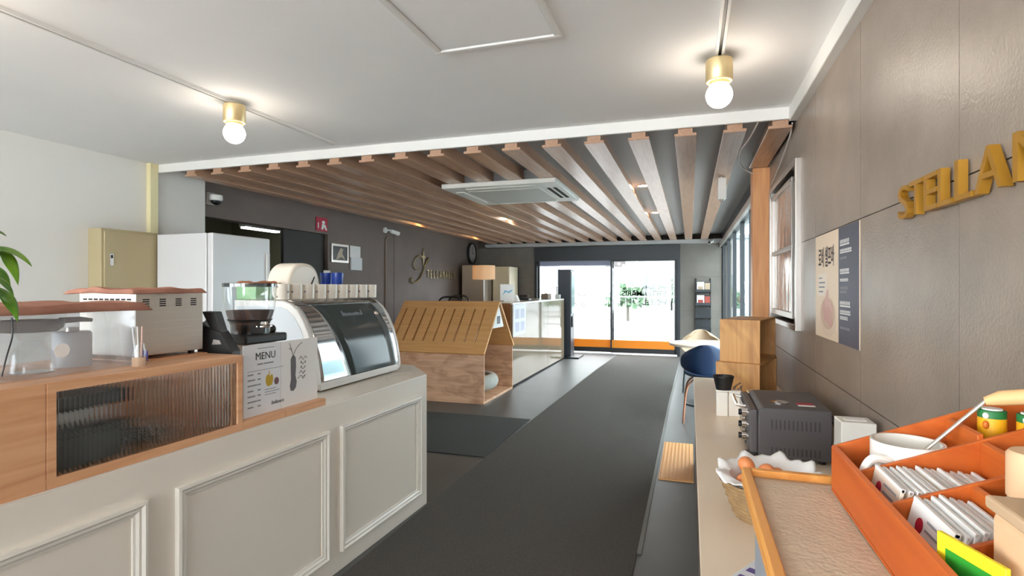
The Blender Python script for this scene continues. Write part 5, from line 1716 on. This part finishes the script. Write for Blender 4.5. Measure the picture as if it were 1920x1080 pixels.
def liner(a, b):
    """crumpled paper: a padded floor, up inside the wall, then folded over the rim"""
    ang = 2 * PI * a
    crump = 0.004 * math.sin(9 * ang + 3) + 0.003 * math.sin(17 * ang)
    if b < 0.5:
        q = b / 0.5
        return (0.098 * q * math.cos(ang), 0.098 * q * math.sin(ang), 0.086 + crump * q * 0.5)
    if b < 0.75:
        q = (b - 0.5) / 0.25
        r = 0.098 + 0.016 * q
        return ((r + crump * 0.4 * q) * math.cos(ang), (r + crump * 0.4 * q) * math.sin(ang), 0.086 + 0.042 * q)
    q = (b - 0.75) / 0.25
    up = 0.016 + 0.016 * math.cos(ang - 0.9) + 2.0 * crump
    r = 0.114 + 0.040 * q + crump * q
    return (r * math.cos(ang), r * math.sin(ang), 0.128 + up * math.sin(PI * 0.5 * q))


o = MB().grid(liner, 72, 16).build('paper_liner', M_PAPER, None, smooth=True, solid=0.002)
o.location = EB
tag(o, 'crumpled white paper lining the egg basket', 'paper')
eg0 = None
for i, (x, y, z_, rz_) in enumerate(((-0.065, -0.02, 0.115, 0.3), (-0.045, 0.045, 0.118, 1.2), (-0.005, 0.0, 0.145, 2.0), (0.035, 0.05, 0.12, 0.7), (-0.02, -0.07, 0.112, 2.6), (0.05, -0.05, 0.12, 1.7), (-0.06, 0.01, 0.155, 0.2), (0.066, 0.0, 0.118, 1.4))):
    if eg0 is None:
        mb = MB().ell((0, 0, 0), 0.030, 0.0235, 0.0235, 20, 12)
        mb.v = [(vx, vy * (1 - 3.2 * vx), vz * (1 - 3.2 * vx)) for vx, vy, vz in mb.v]
        eg0 = mb.build('egg', M_EGG, None, smooth=True)
        o = eg0
    else:
        o = eg0.copy()
        COL.objects.link(o)
    o.location = EB + Vector((x, y, z_))
    o.rotation_euler = (0.2 * i, 0.15 * i, rz_)
    tag(o, 'brown hen egg in the paper-lined wicker basket', 'egg', 'brown eggs in the wicker basket')
BB = Vector((0.495, 1.90, ZR))
basket('round wicker basket with bread beside the egg basket', BB, 0.095, 0.09)
t = thing('bread_loaf', 'crusty bread roll in clear film in the wicker basket', 'bread', BB + Vector((0, 0, 0.05)))
MB().ell((-0.01, 0.0, 0.055), 0.072, 0.065, 0.048, 24, 14).build('crust', M_BREAD, t, smooth=True)
mb = MB().ell((-0.01, 0.0, 0.058), 0.080, 0.072, 0.055, 20, 12)
rr = random.Random(4)
mb.v = [(a + rr.uniform(-.006, .006), b + rr.uniform(-.006, .006), c + rr.uniform(-.005, .005)) for a, b, c in mb.v]
mb.build('film_wrap', M_PLASTICWRAP, t)

# ------------------------------------------------------------------ near stand with linen tray and organiser
st = thing('stand_cabinet', 'grey blue metal stand cabinet under the linen tray on worktop', 'cabinet', (0.112, 0.16, ZR))
MB().box(0, 0.47, 0, 0.88, 0.012, 0.372).build('body', M_GREYBLUE, st, bevel=0.004)
MB().box(-0.008, 0, 0.03, 0.85, 0.03, 0.35).build('door', M_GREYBLUE, st, bevel=0.004)
for (a, b) in ((0.04, 0.04), (0.43, 0.04), (0.04, 0.84), (0.43, 0.84)):
    MB().cyl((a, b, 0), (a, b, 0.012), 0.02, 10).build('foot', M_BLACK, st)
ly = thing('linen_tray', 'honey wood framed tray lined with beige linen', 'tray', (0.088, 0.10, ZR + 0.372))
LW, LLn = 0.515, 0.965
MB().box(0.0, LW, 0, LLn, 0.0, 0.012).build('base_board', M_FRAMEW, ly)
for (x0, x1, y0, y1) in ((0, 0.014, 0, LLn), (LW - 0.014, LW, 0, LLn), (0.014, LW - 0.014, 0, 0.014), (0.014, LW - 0.014, LLn - 0.014, LLn)):
    MB().box(x0, x1, y0, y1, 0.012, 0.028).build('rim', M_FRAMEW, ly, bevel=0.002)


def lin_fn(a, b):
    return (0.0145 + (LW - 0.029) * a, 0.0145 + (LLn - 0.029) * b, 0.0145 + 0.0025 * (1 + math.sin(9 * a + 14 * b) * math.sin(5 * b + 2)) * (1 if 0.03 < a < .97 and .03 < b < .97 else .2))


MB().grid(lin_fn, 40, 60).build('linen_liner', M_LINEN, ly, smooth=True, solid=0.002)
ZB = ZR + 0.372 + 0.0205     # top of the linen

og = thing('organizer_tray', 'orange wooden organiser tray with compartments and rising back', 'organizer', (0.218, 1.008, ZB))
OW, OL, t_ = 0.335, 0.86, 0.007
hl, slope = 0.072, 0.395


def wallx(x0, x1, y0, y1, cut=0.0, name='divider'):
    """board across the tray whose top rises towards the wall"""
    vs_ = []
    for (xx, yy) in ((x0, y0), (x1, y0), (x1, y1), (x0, y1)):
        vs_.append((xx, yy, 0.004))
    for (xx, yy) in ((x0, y0), (x1, y0), (x1, y1), (x0, y1)):
        vs_.append((xx, yy, hl + slope * max(0, xx) - cut))
    MB().add(vs_, [(0, 3, 2, 1), (4, 5, 6, 7), (0, 1, 5, 4), (1, 2, 6, 5), (2, 3, 7, 6), (3, 0, 4, 7)]).build(name, M_ORANGE, og, bevel=0.001, seg=1)


MB().box(0, OW, -OL, 0, 0, 0.004).build('bottom', M_ORANGE, og)
wallx(0, t_, -OL, 0, 0, 'side_wall')
wallx(OW - t_, OW, -OL, 0, 0, 'side_wall')
wallx(t_, OW - t_, -t_, 0, 0, 'end_wall')
wallx(t_, OW - t_, -OL, -OL + t_, 0, 'end_wall')
rows = [-0.110, -0.234, -0.365, -0.50, -0.64]
for y in rows:
    wallx(t_, OW - t_, y - t_ / 2, y + t_ / 2, 0.010)
wallx(0.152, 0.159, rows[0] + t_ / 2, -t_, 0.004)
wallx(0.152, 0.159, rows[1] + t_ / 2, rows[0] - t_ / 2, 0.012)
wallx(0.092, 0.099, rows[2] + t_ / 2, rows[1] - t_ / 2, 0.012)
ZO = ZB + 0.004


def OG(x, y, z=0.0):
    return Vector((0.218 + x, 1.008 + y, ZO + z))


# big mug with utensil
mgb = thing('large_mug', 'large white mug standing in the orange organiser', 'mug', OG(0.086, -0.058))
MB().ring([(0.001, 0.0), (0.042, 0.0), (0.046, 0.005), (0.0465, 0.098), (0.0425, 0.098), (0.042, 0.008), (0.001, 0.008)], n=36).build('cup', M_PORC, mgb, smooth=True)
MB().tube(bez([(-0.030, -0.033, 0.075), (-0.056, -0.040, 0.078), (-0.068, -0.040, 0.050), (-0.056, -0.040, 0.022), (-0.032, -0.032, 0.020)], 6), 0.006, 8).build('handle', M_PORC, mgb, smooth=True)
p0, p1 = OG(0.072, -0.058, 0.047), onY(1852, 748, 0.955)
ut = thing('serving_spoon', 'steel spoon with beige handle leaning out of the large mug', 'spoon', p0)
dv = p1 - p0
MB().tube([(0, 0, 0), tuple(dv)], 0.0028, 8).build('shaft', M_STEEL, ut, smooth=True)
dn = Vector((0.05, -0.025, 0.012))
MB().tube([tuple(dv * 0.97), tuple(dv + dn * .25), tuple(dv + dn), tuple(dv + dn * 1.3)], [0.006, 0.0105, 0.011, 0.006], 12).build('handle', M_SKIN, ut, smooth=True)
MB().ell((0, 0, 0), 0.010, 0.008, 0.004, 12, 8).build('bowl', M_STEEL, ut, smooth=True)
for (x, lab) in ((0.192, 'small yellow and green labelled bottle beneath the spoon handle'), (0.228, 'small yellow and green labelled bottle beside the organiser wall')):
    t = thing('small_bottle', lab, 'bottle', OG(x, -0.05 - 0.022 * (x > .2)))
    MB().lathe([(0.0165, 0.0), (0.0165, 0.139)], n=24).build('lower_label', M_YPACK, t, smooth=True)
    MB().lathe([(0.0165, 0.139), (0.0165, 0.149), (0.014, 0.150)], n=24).build('upper_label', M_DGREEN, t, smooth=True)
    MB().lathe([(0.012, 0.150), (0.012, 0.152)], n=20).build('cap', M_PAPER, t, smooth=True)
    MB().ell((-0.0120, -0.0115, 0.143), 0.004, 0.004, 0.0045, 10, 8).build('round_emblem', M_PAPER, t, smooth=True)
    MB().ell((-0.0120, -0.0115, 0.130), 0.004, 0.004, 0.006, 10, 8).build('fruit_emblem', mat('orange_emblem', rgb(214, 110, 30), .5), t, smooth=True)


def packet(name, label, loc, w_, h_, th, m, group, tilt, mark=None, rzz=0.0):
    o = thing(name, label, 'sachet', loc, rzz, group)
    o.rotation_euler = (0, tilt, rzz)
    MB().box(0, th, -w_, 0, 0, h_).build('envelope', m, o, bevel=0.0006, seg=1)
    MB().box(-0.0002, th + 0.0002, -w_, 0, h_ - 0.004, h_ + 0.0004).build('crimped_edge', M_PAPER, o)
    if mark:
        poly(oval(w_ * 0.30, h_ * 0.70, 0.009, 0.009), (-0.0002, 0, 0), YM, ZP).build('red_mark', M_RED, o)
        mb_ = MB()
        for q in range(2):
            poly(rect(w_ * .45, h_ * (.82 - .12 * q), w_ * .9, h_ * (.85 - .12 * q)), (-0.0002, 0, 0), YM, ZP, mb=mb_)
        mb_.build('print_line', M_INKL, o)
    return o


M_SACH = mat('ivory_sachet', rgb(230, 214, 196), .5)
GS = 'sachets standing in the orange organiser'
pk = packet('sugar_sachet', 'ivory sachet with red mark standing at the front of its row beside the large mug', OG(0.012, -0.122, 0.001), 0.10, 0.078, 0.004, M_SACH, GS, math.radians(12), True)
pk2 = packet('sugar_sachet', 'ivory sachet standing in the long row beside the large mug', OG(0.021, -0.122, 0.001), 0.10, 0.076, 0.004, M_SACH, GS, math.radians(12))
for i in range(1, 14):
    c = dup(pk2, OG(0.021 + 0.0079 * i, -0.122 + random.uniform(-.003, .003), random.uniform(0, .006) + 0.001))
    c.rotation_euler = (0, math.radians(12 + random.uniform(-.8, .8)), 0)
tg = packet('tea_sachet', 'white tea envelope with red mark in the organiser row nearest the sugar sachets', OG(0.014, -0.246, 0.001), 0.105, 0.080, 0.005, M_PAPER, 'tea envelopes in the orange organiser', math.radians(14), True)
tg2 = packet('tea_sachet', 'white tea envelope standing behind the front one', OG(0.024, -0.246, 0.001), 0.105, 0.078, 0.004, M_PAPER, 'tea envelopes in the orange organiser', math.radians(14))
for i in range(1, 6):
    c = dup(tg2, OG(0.024 + 0.0082 * i, -0.246 + random.uniform(-.004, .004), 0.001 + random.uniform(0, .008)))
    c.rotation_euler = (0, math.radians(14 + random.uniform(-.8, .8)), 0)
gs = thing('green_sachet', 'bright green and yellow sachet standing in the organiser', 'sachet', OG(0.010, -0.372), math.radians(18))
MB().box(0, 0.005, -0.075, 0, 0, 0.088).build('envelope', M_YSACH, gs, bevel=0.0008, seg=1)
poly(rect(.012, .004, .074, .076), (-0.0003, 0, 0), YM, ZP).build('green_panel', M_LGREEN, gs)
jb = thing('spice_jar', 'blurred beige lidded grey jar in the organiser', 'jar', OG(0.128, -0.295))
MB().lathe([(0.024, 0), (0.026, 0.004), (0.026, 0.10), (0.024, 0.104)], n=24).build('body', mat('grey_glass_jar', rgb(140, 142, 134), .3), jb, smooth=True)
MB().lathe([(0.027, 0.104), (0.027, 0.148), (0.024, 0.152)], n=24).build('lid', M_BEIGEBOX, jb, smooth=True)
pc_ = thing('plastic_tub', 'beige translucent tub filling the near compartment of the organiser', 'tub', OG(0.048, -0.492))
MB().box(0.0, 0.145, 0, 0.110, 0, 0.118).build('tub', M_BEIGEBOX, pc_, bevel=0.008)
MB().box(-0.003, 0.148, -0.003, 0.113, 0.118, 0.130).build('lid', film('tan_translucent_lid', rgb(226, 196, 160), .3), pc_, bevel=0.003)

# printed pack lying on the worktop
pk_ = thing('printed_pack', 'white flat pack with purple print lying on the worktop beside stand', 'packet', (0.20, 1.42, ZR), math.radians(-32))
MB().box(-0.10, 0.10, -0.16, 0.16, 0, 0.022).build('pouch', M_PAPERBL, pk_, bevel=0.008)
mb = MB()
for i in range(6):
    for j in range(3):
        poly(rect(-0.085 + j * 0.06, -0.14 + i * 0.048, -0.042 + j * 0.06, -0.118 + i * 0.048), (0, 0, 0.0222), XP, YP, mb=mb)
mb.build('purple_print', M_PURPLE, pk_)
